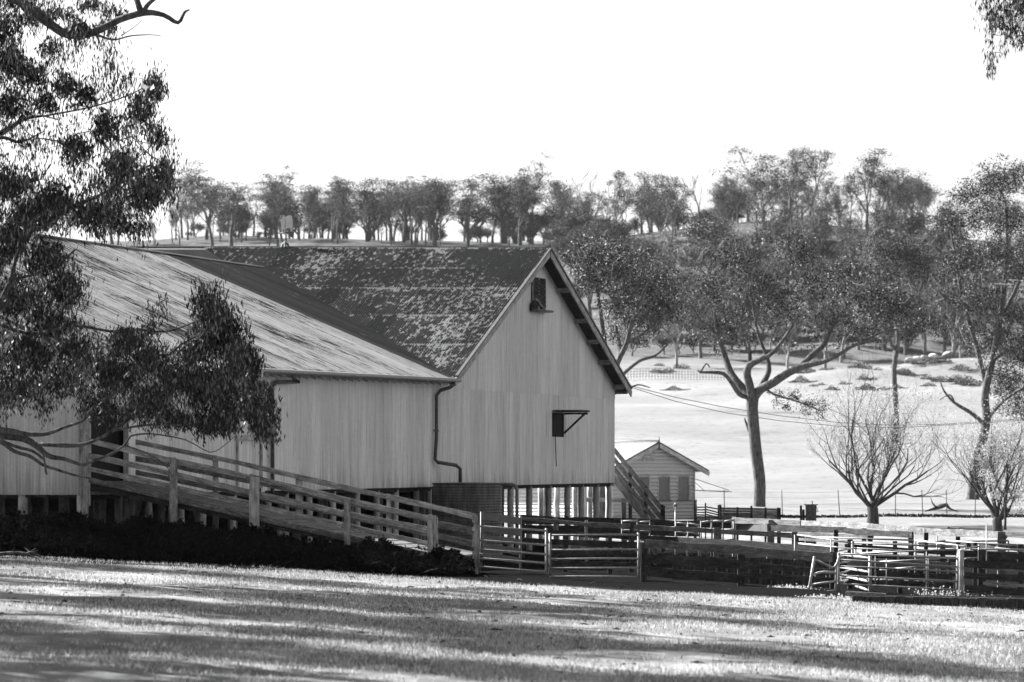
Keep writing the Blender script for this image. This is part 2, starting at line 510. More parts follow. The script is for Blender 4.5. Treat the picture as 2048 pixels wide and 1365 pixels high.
def corr_sheet(name, width, length, waves=10, amp=.012, seg=4, lip=0):
    nx = waves * seg
    V = []; Fc = []
    ny = 2
    for j in range(ny):
        for i in range(nx + 1):
            V.append((width * i / nx, length * j / (ny - 1), amp * math.cos(2 * math.pi * i / seg)))
    for i in range(nx):
        Fc.append((i, i + 1, nx + 1 + i + 1, nx + 1 + i))
    me = bpy.data.meshes.new(name); me.from_pydata(V, [], Fc)
    me.polygons.foreach_set('use_smooth', [True] * len(Fc)); me.update()
    return me
_sheet_cache = {}
def put_sheet(name, org, ax, ay, width, length, mat, parent, planes=(), amp=.012, jitter=0.0):
    """corrugated sheet with its corner at org, x along ax, y along ay; planes = [(point, normal)] keep the side the normal points away from"""
    az = ax.cross(ay).normalized()
    m = Matrix((ax.normalized(), ay.normalized(), az)).transposed().to_4x4()
    m.translation = org + az * rnd.uniform(0, jitter)
    crn = [m @ Vector((x, y, 0)) for x in (0, width) for y in (0, length)]
    cross = []
    for pt, no in planes:
        ds = [(c - pt).dot(no) for c in crn]
        if min(ds) >= -1e-4: return None
        if max(ds) > 1e-4: cross.append((pt, no))
    key = (round(width, 3), round(length, 3), amp, mat)
    if key not in _sheet_cache:
        _sheet_cache[key] = corr_sheet(name, width, length, max(2, round(width / .0762)), amp)
        _sheet_cache[key].materials.append(M[mat])
    me = _sheet_cache[key]
    if cross:
        bm = bmesh.new(); bm.from_mesh(me)
        mi = m.inverted()
        for pt, no in cross:
            ln = (mi.to_3x3() @ no).normalized()
            bmesh.ops.bisect_plane(bm, geom=bm.verts[:] + bm.edges[:] + bm.faces[:], plane_co=mi @ pt, plane_no=ln, clear_outer=True)
        if len(bm.faces) == 0: bm.free(); return None
        me2 = bpy.data.meshes.new(name); bm.to_mesh(me2); bm.free(); me2.materials.append(M[mat])
        me = me2
    return link(name, me, mat, parent, m)

# planes of the roofs
def plane3(a, b, c):
    n_ = (b - a).cross(c - a).normalized()
    return a, (n_ if n_.z > 0 else -n_)
ridge_dir = -nrm
L_MAIN = 30.0
AP = W(S_AP, OH, Z_AP)
AP_L = W(S_AP, OH - L_MAIN, Z_AP + .0155 * L_MAIN)
FL = W(S_FL, OH, Z_FL); FL_L = W(S_FL, OH - L_MAIN, Z_FL)
FR = W(S_FR, OH, Z_FR); FR_L = W(S_FR, OH - L_MAIN, Z_FR)
main_pl = plane3(AP, AP_L, FL)
wr0 = W(-.35, -W_HALF, Z_WR); wr1 = W(34, -W_HALF, Z_WR)
we0 = W(-.35, .38, z_eave(-.35)); we1 = W(S_FL, .38, z_eave(S_FL))
wing_pl = plane3(wr0, wr1, we0)

def main_roof():
    p = thing('main_roof', None, None, AP); p.parent = shed; p.matrix_basis = wm(shed).inverted() @ Matrix.Translation(AP)
    rows = [1.75, 1.75, 2.3, 2.4]
    down_v = (FL - AP); Lsl = down_v.length
    rows.append(Lsl - sum(rows) + .06)
    ncol = int(22 / .762)
    for c in range(ncol):
        t0 = c * .762 / L_MAIN
        a = AP.lerp(AP_L, t0); b_ = FL.lerp(FL_L, t0)
        dv = (b_ - a).normalized(); xv = (AP_L - AP).normalized()
        xv = (xv - dv * xv.dot(dv)).normalized()
        y0 = 0
        for ri, h in enumerate(rows):
            # sheets run down the slope, each one lapping over the next
            org = a + dv * (y0 - (.0 if ri == 0 else .04)) + main_pl[1] * (.012 * (len(rows) - ri))
            put_sheet('roof_sheet', org + xv * .762, -xv, dv, .77, h + .06, 'roof_dark', p,
                      [(wing_pl[0] - wing_pl[1] * .05, -wing_pl[1])] if False else clipw(), jitter=.004)
            y0 += h
    mb = MB().prism([AP, AP_L, FR_L, FR], Vector((0, 0, -.02)))
    part('rear_slope', mb, 'rear_roof', p)
    # hidden front slope left of the wing ridge
    k0 = AP.lerp(AP_L, 22 / L_MAIN); k1 = FL.lerp(FL_L, 22 / L_MAIN)
    part('far_slope', MB().prism([k0, AP_L, FL_L, k1], Vector((0, 0, -.02))), 'roof_dark', p)
    mb = MB()
    for k in range(10):
        a = AP.lerp(AP_L, k / 10) + UP * .03 ; b_ = AP.lerp(AP_L, (k + 1.01) / 10) + UP * .03
        for sg in (FL - AP, FR - AP):
            q = sg.normalized() * .17
            mb.v += [tuple(a), tuple(b_), tuple(b_ + q + UP * -.0), tuple(a + q)]
            n0 = len(mb.v) - 4; mb.f.append((n0, n0 + 1, n0 + 2, n0 + 3))
    part('ridge_cap', mb, 'pipe_dark', p)
    part('ridge_roll', MB().tube([AP + UP * .04, AP_L + UP * .04], .045, 8), 'pipe_dark', p, True)
def clipw():
    # keep only what lies above the wing slopes (main roof sheets stop at the valley)
    return [(wing_pl[0] - wing_pl[1] * .35, -wing_pl[1])]
main_roof()

def wing_roof():
    p = thing('wing_roof', None, None, wr0); p.parent = shed; p.matrix_basis = wm(shed).inverted() @ Matrix.Translation(wr0)
    width = .762
    n = int((S_FL + 13) / width)
    for c in range(n + 1):
        s0 = -.35 + c * width
        r_ = W(s0, -W_HALF, Z_WR); e_ = W(s0, .38, z_eave(s0))
        dv = (e_ - r_).normalized(); L = (e_ - r_).length
        dark = s0 > S_FL - .9
        h1 = L * .5
        planes = [(main_pl[0] - main_pl[1] * .06, -main_pl[1])]
        if s0 > S_FL - .2:      # past the valley foot nothing may poke through the gable wall
            planes.append((W(0, -.02, 0), nrm))
        for (y0, hh, lift) in ((0, L, 0),):
            put_sheet('roof_sheet', r_ + dv * y0 + wing_pl[1] * lift + u * 0, u, dv, width + .01, hh, 'roof_plain' if dark else 'roof_light', p, planes, jitter=.004)
    a = wr0; b_ = wr1
    lft0 = W(-.35, -2 * W_HALF - .38, z_eave(0)); lft1 = W(34, -2 * W_HALF - .38, z_eave(30)); b_ = W(39, -W_HALF, Z_WR - .02)
    part('far_slope', MB().prism([a, b_, lft1, lft0], Vector((0, 0, -.02))), 'roof_light', p)
    e1 = W(27.6, -W_HALF, Z_WR)
    part('ridge_roll', MB().tube([a + UP * .05, W(39.2, -W_HALF, Z_WR) + UP * .0], .03, 8), 'pipe', p, True)
    # valley gutter strip where the two roofs meet
    v0 = W(S_FL + .15, .42, Z_FL - .03)
    dirv = main_pl[1].cross(wing_pl[1]).normalized()
    if dirv.z < 0: dirv = -dirv
wing_roof()

def walls():
    p = thing('side_wall', None, None, W(0)); p.parent = shed; p.matrix_basis = wm(shed).inverted() @ Matrix.Translation(W(0))
    width = .762
    zj = 4.70
    rl = plane3(FL, AP, AP_L); rr = plane3(FR, AP, AP_L)
    s = 0.0
    doors = [(.25, 2.3, 1.85, 3.6), (Sof(470), Sof(521), 1.8, 3.15)]
    hp = (Sof(1103), Sof(1127)); hz = (EYE + (HY - 875) / F * 138.0, EYE + (HY - 827) / F * 138.0)
    while s < S_R - .05:
        wdt = min(width, S_R - s)
        hole = None
        for d in doors:
            if s + wdt > d[0] and s < d[1]: hole = d
        zlo = zb(s); gable = s > S_FL - .3
        top = zj if gable else z_eave(s) + .08
        if hp[0] - .4 < s + wdt / 2 < hp[1] + .4: hole = (hp[0], hp[1], hz[0], hz[1])
        segs = [(zlo, top)]
        if hole is not None:
            full = not (s < hole[0] - .01 and s + wdt > hole[0] + .01) 
            segs = [(zlo, max(hole[2], zlo + .01)), (hole[3], top)]
        for (z0, z1) in segs:
            if z1 - z0 > .05: put_sheet('wall_sheet', W(s, 0, z0), u, UP, wdt + .008, z1 - z0, 'wall', p, [], amp=.006, jitter=.004)
        # make-up strips beside an opening narrower than the sheet
        if hole is not None:
            if hole[0] > s + .03: put_sheet('wall_sheet', W(s, .006, hole[2]), u, UP, hole[0] - s, hole[3] - hole[2], 'wall', p, amp=.009)
            if hole[1] < s + wdt - .03: put_sheet('wall_sheet', W(hole[1], .006, hole[2]), u, UP, s + wdt - hole[1], hole[3] - hole[2], 'wall', p, amp=.009)
        if gable:
            put_sheet('wall_sheet', W(s, .012, zj - .04), u, UP, wdt + .008, 4.4, 'wall', p,
                      [(rl[0] - rl[1] * .01, rl[1]), (rr[0] - rr[1] * .01, rr[1])], amp=.006, jitter=.004)
        s += width
    # end wall facing the camera
    q = thing('end_wall', None, None, W(0)); q.parent = shed; q.matrix_basis = wm(shed).inverted() @ Matrix.Translation(W(0))
    t = 0.0
    while t < 16.2:
        zt = z_eave(0) + min(t, 16.3 - t) / W_HALF * (Z_WR - z_eave(0)) - .05
        zt2 = z_eave(0) + min(t + width, max(0, 16.3 - t - width)) / W_HALF * (Z_WR - z_eave(0)) - .05
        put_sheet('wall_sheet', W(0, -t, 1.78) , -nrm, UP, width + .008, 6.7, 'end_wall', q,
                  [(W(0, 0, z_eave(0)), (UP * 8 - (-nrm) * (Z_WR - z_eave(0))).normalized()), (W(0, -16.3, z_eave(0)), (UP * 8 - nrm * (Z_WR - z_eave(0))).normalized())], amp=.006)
        t += width
    plank('corner_board', W(-.03, .03, 1.55), W(-.03, .03, 4.6), .05, .16, 'wood_pale', shed, .05, up=nrm)
    plank('corner_board', W(-.03, -.1, 1.75), W(-.03, -.1, 4.6), .04, .12, 'wood', shed, .05, up=nrm)
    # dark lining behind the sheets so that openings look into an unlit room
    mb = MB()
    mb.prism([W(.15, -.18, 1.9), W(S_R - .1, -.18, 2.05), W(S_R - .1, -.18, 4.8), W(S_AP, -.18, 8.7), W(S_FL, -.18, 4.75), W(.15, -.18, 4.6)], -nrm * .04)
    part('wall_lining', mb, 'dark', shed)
    mb = MB(); mb.prism([W(.05, -.1, 1.72), W(S_R, -.1, 1.95), W(S_R, -26, 1.95), W(30, -26, 1.95), W(28, -16.2, 1.85), W(.05, -16.2, 1.72)], UP * .12)
    part('floor', mb, 'wood_dark', shed)
    # back walls closing the building
    part('rear_wall', MB().bar(W(S_R, 0, 3.5), W(S_R, -28, 3.5), .05, 3.2), 'wall', shed)
    part('rear_wall', MB().bar(W(0, -16.3, 3.2), W(27, -16.3, 3.2), .05, 2.8), 'wall', shed)
    part('rear_wall', MB().bar(W(S_FL + .3, -16.5, 3.4), W(S_FL + .3, -29, 3.4), .05, 3), 'wall', shed)
walls()

def trims():
    # barge boards
    for nm, a, b_ in (('barge_board', FL, AP), ('barge_board', FR, AP)):
        d = UP * -.10
        plank(nm, a + d + (a - b_).normalized() * .12, b_ + d, .04, .2, 'trim', shed, .03)
        plank('barge_capping', a + UP * .035 + nrm * .01, b_ + UP * .035 + nrm * .01, .09, .05, 'pipe_dark', shed, .02)
    # soffit and purlin ends under the far rake
    for (A, B, ts) in ((FR, AP, (.06, .245, .395, .545, .76)), (FL, AP, (.1, .35, .6, .8))):
        mb = MB().prism([A + UP * -.05, B + UP * -.05, B + UP * -.05 - nrm * (OH - .02), A + UP * -.05 - nrm * (OH - .02)], UP * .02)
        part('soffit', mb, 'wood_dark', shed)
        for t in ts:
            c = A.lerp(B, t) + UP * -.16
            plank('purlin', c - nrm * .05, c - nrm * (OH + .02), .06, .14, 'wood', shed, .04)
    # eaves of the rear side
    pipe('rear_gutter', [FR - nrm * .1 + UP * -.08, FR_L + UP * -.08], .06, 'pipe', shed)
    # finial
    part('finial', MB().tube([AP + UP * -.3, AP + UP * .05, AP + UP * .12, AP + UP * .45], [.03, .035, .02, .004], 6), 'wood_dark', shed)
    # gutter of the wing
    mb = MB(); pts = [W(s, .46, z_eave(s) - .06) for s in np.linspace(-.3, S_FL + .35, 14)]
    mb.tube(pts, .062, 8)
    part('gutter', mb, 'pipe', shed, True)
    s = .2
    while s < S_FL:
        plank('rafter_tail', W(s, .0, z_eave(s) - .02), W(s, .40, z_eave(s) - .17), .045, .10, 'wood_pale', shed, .03)
        s += .62
    part('fascia', MB().bar(W(0, .36, z_eave(0) - .07), W(S_FL, .36, z_eave(S_FL) - .07), .03, .1), 'wood_dark', shed)
    part('eave_soffit', MB().prism([W(0, .02, z_eave(0) + .1), W(S_FL, .02, z_eave(S_FL) + .1), W(S_FL, .38, z_eave(S_FL) - .03), W(0, .38, z_eave(0) - .03)], UP * .015), 'wood_dark', shed)
    # downpipes
    s1 = Sof(866); z1 = z_eave(S_FL) - .05
    a = W(S_FL - .25, .46, z1)
    pts = [a, a + UP * -.14, W(S_FL - .45, .40, z1 - .22), W(s1 + .3, .12, z1 - .30), W(s1, .10, z1 - .45), W(s1, .10, z1 - 1.6), W(s1 - .15, .10, 2.66), W(s1, .14, 2.58), W(s1 + .55, .5, 2.5), W(s1 + .62, .6, 2.4), W(s1 + .62, .6, 2.0)]
    pipe('downpipe', pts, .05, 'pipe_dark', shed, 10)
    part('pipe_collar', MB().tube([W(s1 - .03, .10, 3.42), W(s1 - .03, .10, 3.48)], .075, 10), 'pipe_dark', shed)
    s2 = Sof(537); a = W(Sof(588, .46), .46, z_eave(12) - .06)
    pipe('downpipe', [a, a + UP * -.14, W(Sof(575), .3, z_eave(12) - .26), W(s2 + .2, .12, z_eave(12) - .3), W(s2, .10, z_eave(12) - .45), W(s2, .10, 1.7)], .05, 'pipe_dark', shed, 10)
    # little louvred window high in the gable
    ws0, ws1 = Sof(1061), Sof(1086)
    Yw = W((ws0 + ws1) / 2).y
    wz0, wz1 = EYE + (HY - 618) / F * Yw, EYE + (HY - 556) / F * Yw
    wn = thing('louvre_window', None, None, W(ws0, .03, wz0)); wn.parent = shed; wn.matrix_basis = wm(shed).inverted() @ Matrix.Translation(W(ws0, .03, wz0))
    part('backing', MB().bar(W(ws0, .03, (wz0 + wz1) / 2), W(ws1, .03, (wz0 + wz1) / 2), .03, wz1 - wz0), 'dark', wn)
    for s_ in (ws0, (ws0 + ws1) / 2, ws1):
        plank('frame', W(s_, .07, wz0), W(s_, .07, wz1), .04, .04, 'wood' if s_ != (ws0 + ws1) / 2 else 'trim', wn, .03, up=nrm)
    for k in range(9):
        z_ = wz0 + .12 + k * (wz1 - wz0 - .14) / 9
        tl = rnd.uniform(-.03, .03)
        plank('louvre', W(ws0 + .03, .07, z_), W(ws1 - .03, .07, z_ + tl), .05, .075, 'wood_dark', wn, .05)
    plank('sill', W(ws0 - .2, .16, wz0 - .08), W(ws1 + .15, .16, wz0 - .06), .22, .06, 'wood_mid', wn, .1)
    plank('bracket', W(ws0 - .2, .2, wz0 + .2), W(ws0 - .12, .1, wz0 - .1), .2, .12, 'wood_dark', wn)
    plank('broken_slat', W(ws0 + .1, .12, wz0 + .28), W(ws1 - .2, .12, wz0 + .0), .03, .06, 'wood', wn)
    # hatch with propped awning
    hs0, hs1 = Sof(1103), Sof(1127); Yh = W(hs0).y
    hz0, hz1 = EYE + (HY - 875) / F * 138.0, EYE + (HY - 827) / F * 138.0
    h = thing('hatch', None, None, W(hs0, 0, hz0)); h.parent = shed; h.matrix_basis = wm(shed).inverted() @ Matrix.Translation(W(hs0, 0, hz0))
    part('opening', MB().bar(W(hs0, -.05, (hz0 + hz1) / 2), W(hs1, -.05, (hz0 + hz1) / 2), .05, hz1 - hz0), 'dark', h)
    a0 = W(hs0, .03, hz1 + .02); a1 = W(hs1, .03, hz1 + .02)
    for k in range(4):
        t0, t1 = k / 4, (k + .94) / 4
        b0 = a0.lerp(a1, t0); b1 = a0.lerp(a1, t1)
        mb = MB().prism([b0, b1, b1 + nrm * .80 + UP * -.0, b0 + nrm * .80 + UP * .0], UP * rnd.uniform(.04, .06))
        part('awning_board', mb, 'wood_dark', h)
    for s_ in (hs1 - .08,):
        plank('brace', W(s_, .05, hz0 + .12), W(s_, .72, hz1 + .0), .05, .06, 'wood_dark', h)
        plank('batten', W(s_, .03, hz1 - .02), W(s_, .78, hz1 - .02), .05, .06, 'wood_dark', h)
    plank('prop', W(hs0 + .35, .03, hz0 + .02), W(hs0 + .38, .05, hz0 - .9), .015, .02, 'wood_dark', h)
    # doors in the side wall
    d = thing('doorway', None, None, W(.25, 0, 1.85)); d.parent = shed; d.matrix_basis = wm(shed).inverted() @ Matrix.Translation(W(.25, 0, 1.85))
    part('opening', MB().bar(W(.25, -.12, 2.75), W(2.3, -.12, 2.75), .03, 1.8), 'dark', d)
    plank('door_post', W(2.35, .05, 1.8), W(2.35, .05, 3.7), .06, .12, 'wood_pale', d, .05, up=nrm)
    plank('lintel', W(.2, .05, 3.66), W(2.4, .05, 3.66), .05, .12, 'wood', d, .05)
    d = thing('door', None, None, W(Sof(470), 0, 1.85)); d.parent = shed; d.matrix_basis = wm(shed).inverted() @ Matrix.Translation(W(Sof(470), 0, 1.85))
    a, b_ = Sof(471), Sof(520)
    for k in range(7):
        t0 = a + (b_ - a) * k / 7; t1 = a + (b_ - a) * (k + .93) / 7
        part('door_board', MB().bar(W(t0, -.02 + .006 * (k % 2), 2.5), W(t1, -.02 + .006 * (k % 2), 2.5), .03, 1.25), 'wall', d)
    plank('lintel', W(a - .1, .04, 3.12), W(b_ + .1, .04, 3.12), .05, .12, 'trim', d, .04)
    for s_ in (a, b_): plank('frame', W(s_, .04, 1.9), W(s_, .04, 3.1), .04, .06, 'trim', d, .04, up=nrm)
    # piers: outer rows under the side wall, then inner rows
    def pier(px, out, r, ztop=None, s_=None):
        s0 = Sof(px, out) if s_ is None else s_
        p0 = W(s0, out); z0 = gz(p0.x, p0.y) - .15; z1 = zb(s0) + .02 if ztop is None else ztop
        mb = MB(); k = 6
        pts = [Vector((p0.x + rnd.uniform(-.012, .012), p0.y, z0 + (z1 - z0) * i / k)) for i in range(k + 1)]
        mb.tube(pts, [r * rnd.uniform(.96, 1.05) for _ in pts], 12)
        part('pier', mb, 'concrete', shed, True)
    for px in (1021, 1058, 1097.5, 1135, 1162.5, 1192.4, 1216.6): pier(px, -.22, .095)
    for px in (536, 571, 618, 665, 714, 753, 791, 832, 858, 466, 404, 362, 297, 237): pier(px, -.22, .085)
    for px in (165, 41): 
        x = (px - CX) / F * 98.3
        o2 = -(O.x - x) / nrm.x
        pier(px, -(O.x + .0 - x) / nrm.x if False else 0, .11, 1.8, s_=None) if False else None
    for t in (.15, 1.53, 2.95, 4.4): pier(0, -t, .11, 1.8, s_=.12)
    for out, spx in ((-2.6, (560, 640, 700, 780, 850, 1081, 1114, 1150, 1180)), (-5, (600, 690, 760, 840, 1090, 1170))):
        for px in spx: pier(px, out, .09, s_=Sof(px, out))
    for s_ in range(3, 46, 3):
        for out in (-8, -12, -15.6): pier(0, out, .1, s_=float(s_))
    # bearer along the base
    part('bearer', MB().bar(W(.1, -.2, 1.72), W(S_R, -.2, 1.93), .1, .1), 'wood_dark', shed)
trims()

# dark boards added across the far side of the undercroft to block the light
part('added_skirt', MB().bar(W(1, -16.2, .9), W(27, -16.2, 1.0), .05, 1.9), 'wood_dark', shed)
part('added_skirt', MB().bar(W(S_R - .2, -3.6, 1.0), W(S_R - .2, -28, 1.0), .05, 1.95), 'wood_dark', shed)

# weather vane on the main ridge: pole, ram cut from plate, arrow
def vane():
    L0 = None
    base = None
    t = 0.0; best = None
    for k in range(300):
        q = AP.lerp(AP_L, k / 300)
        px = CX + F * q.x / q.y
        if best is None or abs(px - 571) < best[0]: best = (abs(px - 571), q.copy())
    b = best[1] + UP * .02
    sc = b.y / F
    v = thing('weather_vane', 'iron weather vane with pale ram plate over a dark arrow on the ridge', 'weather vane', b)
    def Q(dx, dy, dd=0.0): return b + Vector((dx * sc, dd, dy * sc))
    mb = MB()
    mb.tube([Q(-7.5, 0), Q(-5, 8), Q(0, 12), Q(5, 8), Q(7.5, 0)], .035, 6)
    mb.tube([Q(0, 2, -.12), Q(0, 8, -.06), Q(0, 12)], .03, 6)
    part('mount', mb, 'pipe_dark', v)
    pipe('pole', [Q(0, 11), Q(0, 58)], .008, 'pipe_dark', v, 6)
    ram = [(-8, 34), (-8, 44), (-9, 52), (-9, 58), (-5, 66), (-2, 66), (0, 62), (3, 64), (8, 66), (13, 65), (15, 56), (15, 44), (14, 32), (11, 32), (11, 40), (8, 41), (4, 40), (1, 38), (0, 32), (-3, 32), (-3, 38), (-5, 38), (-5, 33)]
    part('ram_plate', MB().prism([Q(x, y) for x, y in ram], Vector((0, .02, 0))), 'cap', v)
    part('horn', MB().tube([Q(-4, 63, -.02), Q(-7, 66, -.03), Q(-9, 62, -.03), Q(-6, 58, -.03)], .015, 6), 'pipe_dark', v)
    pipe('arrow_shaft', [Q(-11, 30), Q(16, 33)], .014, 'pipe_dark', v, 6)
    part('arrow_tail', MB().prism([Q(2, 31), Q(18, 33.5), Q(17, 18)], Vector((0, .015, 0))), 'pipe_dark', v)
    part('arrow_head', MB().prism([Q(-12, 30), Q(-9, 33), Q(-9, 27)], Vector((0, .02, 0))), 'pipe_dark', v)
vane()

# ------------------------------------------------------------------ water tank beside the wall
def tank():
    Y = 122.5; c = GP(935, Y); r = 70.5 / F * Y
    zt = EYE + (HY - 968) / F * Y
    t = thing('water_tank', 'round corrugated iron water tank under the downpipe beside the piers', 'water tank', c)
    n = 56; V = []; Fc = []; rows = int((zt - c.z + .1) / .019)
    mb = MB()
    for j in range(rows + 1):
        z = c.z - .1 + (zt - c.z + .1) * j / rows
        rr = r - .014 + .014 * math.cos(2 * math.pi * (z - zt) / .0762)
        for k in range(n):
            a = 2 * math.pi * k / n; mb.v.append((c.x + rr * math.cos(a), c.y + rr * math.sin(a), z))
    for j in range(rows):
        for k in range(n):
            k2 = (k + 1) % n; mb.f.append((j * n + k, j * n + k2, (j + 1) * n + k2, (j + 1) * n + k))
    part('tank_wall', mb, 'tank', t, True, origin=c)
    mb = MB().tube([(c.x, c.y, zt - .01), (c.x, c.y, zt + .025), (c.x, c.y, zt + .04)], [r + .01, r + .01, .2], 48)
    part('lid', mb, 'tank', t)
    q = lambda px, py, dy=0: P(px, py, Y + dy)
    pipe('overflow_pipe', [q(1000, 969), q(1024, 969), q(1031, 972), q(1034, 980), q(1034, 1012), GP(1034, Y, .1)], .05, 'pipe', t, 10)
    part('strap', MB().tube([(c.x + r * .0, c.y - r - .015, c.z + .1), (c.x, c.y - r - .015, zt)], .012, 6), 'pipe_dark', t)
tank()

# ------------------------------------------------------------------ sheep ramp up to the side door
def ramp():
    A0 = P(178, 962, 97.9); A1 = P(890, 1113, 96.9)        # near edge of the deck
    wv = u * 3.15
    r = thing('sheep_ramp', 'long timber sheep ramp with railed sides climbing to the dark side door', 'ramp', A1 - UP * .4)
    n = 46
    for i in range(n):
        t0 = i / n; t1 = (i + rnd.uniform(.86, .92)) / n
        a = A0.lerp(A1, t0); b = A0.lerp(A1, t1); dz = UP * rnd.uniform(-.012, .012)
        e = rnd.uniform(0, .08)
        mb = MB().prism([a + dz - u * e, b + dz - u * e, b + wv + dz, a + wv + dz], UP * -.035)
        part('deck_board', mb, 'wood_mid', r)
    for w_ in (0.06, 1.5, 2.95):
        plank('deck_beam', A0 + u * w_ + UP * -.12, A1 + u * w_ + UP * -.12, .06, .15, 'wood_dark', r, .03)
    def Yn(px): return 97.8 - (px - 178) / 767 * .95
    def Yf(px): return 101.0 - (px - 280) / 767 * .95
    N = -.0
    near = [[(178, 882), (342, 921), (505, 955), (690, 1000), (853, 1035)],
            [(178, 912), (342, 948), (505, 987), (690, 1028), (853, 1061)],
            [(178, 938), (342, 974), (505, 1010), (690, 1052), (853, 1087)],
            [(178, 961), (342, 996), (505, 1034), (690, 1075), (853, 1110)]]
    for k, row in enumerate(near):
        for (x0, y0), (x1, y1) in zip(row, row[1:]):
            plank('rail', P(x0 - 6, y0 - 1.5, Yn(x0) - .03), P(x1 + 4, y1 + 1 + rnd.uniform(-1.2, 1.2), Yn(x1) - .03), .045, rnd.uniform(.105, .13), 'wood_mid' if k == 3 else 'wood', r, .14)
    for px, y0, y1, wd in ((172, 838, 995, .1), (345.5, 915, 1048, .13), (509, 953, 1072, .22), (694, 995, 1084, .14), (860, 1030, 1110, .12)):
        a = P(px, y0, Yn(px) - .12); b = GP(px, Yn(px) - .12, -.1)
        if px == 345.5: b = P(px, 1047, Yn(px) - .12)
        plank('post', a, b, .1, wd, 'wood_pale' if px in (509, 860) else 'wood', r, .08, up=Vector((1, 0, 0)))
    plank('post', P(352, 925, Yn(352) - .1), GP(352, Yn(352) - .1), .08, .06, 'wood', r, .08, up=Vector((1, 0, 0)))
    plank('post', P(868, 1032, Yn(868) - .02), GP(868, Yn(868) - .02), .1, .07, 'wood_pale', r, .08, up=Vector((1, 0, 0)))
    far = [[(205, 868), (274, 885), (430, 916), (598, 955), (777, 995), (948, 1034)],
           [(215, 905), (274, 918), (430, 948), (598, 985), (777, 1022), (940, 1060)],
           [(215, 932), (274, 946), (430, 976), (598, 1012), (777, 1050), (940, 1088)]]
    for k, row in enumerate(far):
        for (x0, y0), (x1, y1) in zip(row, row[1:]):
            plank('rail', P(x0 - 4, y0 - 1, Yf(x0)), P(x1 + 4, y1 + 1 + rnd.uniform(-1.2, 1.2), Yf(x1)), .045, rnd.uniform(.105, .13), 'wood' if k == 0 else 'wood_mid', r, .14)
    for px, y0, wd in ((262, 876, .14), (431, 912, .12), (598, 950, .14), (777, 990, .09)):
        plank('post', P(px, y0, Yf(px) + .08), GP(px, Yf(px) + .08), .1, wd, 'wood_pale', r, .08, up=Vector((1, 0, 0)))
    # diagonal stays and bearers underneath
    plank('stay', P(332, 1016, 98.5), P(312, 1055, 98.5), .03, .03, 'wood', r)
    plank('stay', P(410, 1035, 98.5), P(396, 1068, 98.5), .03, .03, 'wood', r)
    for px in (250, 430, 600, 760):
        plank('trestle', A0.lerp(A1, (px - 178) / 767) + u * 1.5 + UP * -.2, GP(px, 99, -.1), .1, .1, 'wood_dark', r)
ramp()

# ------------------------------------------------------------------ back stairs
def stairs():
    Y = 144.6
    t = thing('back_stairs', 'steep timber stairs with slatted railings behind the woolshed corner', 'stairs', GP(1310, Y))
    def q(px, py, d=0): return P(px, py, Y + d)
    for i, (dx, dy) in enumerate(((0, 0), (0, 19), (0, 38), (0, 57))):
        plank('rail', q(1226, 899 + dy, 0), q(1322, 1018 + dy + 1, -.5), .04, .09, 'wood_mid', t, .05)
        plank('rail', q(1228, 897 + dy, 1.1), q(1326, 1018 + dy, .6), .04, .08, 'wood_mid', t, .05)
    for px, y0, wd in ((1259, 932, .07), (1290.5, 972, .08), (1324, 1010, .1)):
        plank('post', q(px, y0, -.1), GP(px, Y - .1), .08, wd, 'wood_dark', t, .06, up=Vector((1, 0, 0)))
        plank('post', q(px + 3, y0 + 2, 1.1), GP(px + 3, Y + 1.1), .08, wd, 'wood_dark', t, .06, up=Vector((1, 0, 0)))
    plank('stringer', q(1228, 956, 0), q(1300, 1050, -.4), .05, .2, 'wood_mid', t)
    plank('stringer', q(1230, 956, 1), q(1302, 1050, .6), .05, .2, 'wood_mid', t)
    for k in range(10):
        a = q(1231 + 8.2 * k, 957 + 10.2 * k, -.04); 
        plank('step', a, a + u * 1.1, .2, .035, 'wood', t, .04)
    plank('landing_beam', q(1172, 1000, .2), q(1262, 1001, 0), .1, .14, 'wood', t)
    plank('landing_post', q(1247, 1003, .3), GP(1247, Y + .3), .14, .16, 'wood_mid', t, up=Vector((1, 0, 0)))
    part('landing', MB().prism([q(1218, 962), q(1238, 962), q(1238, 962) + u * 1.2, q(1218, 962) + u * 1.2], UP * -.05), 'wood_mid', t)
stairs()

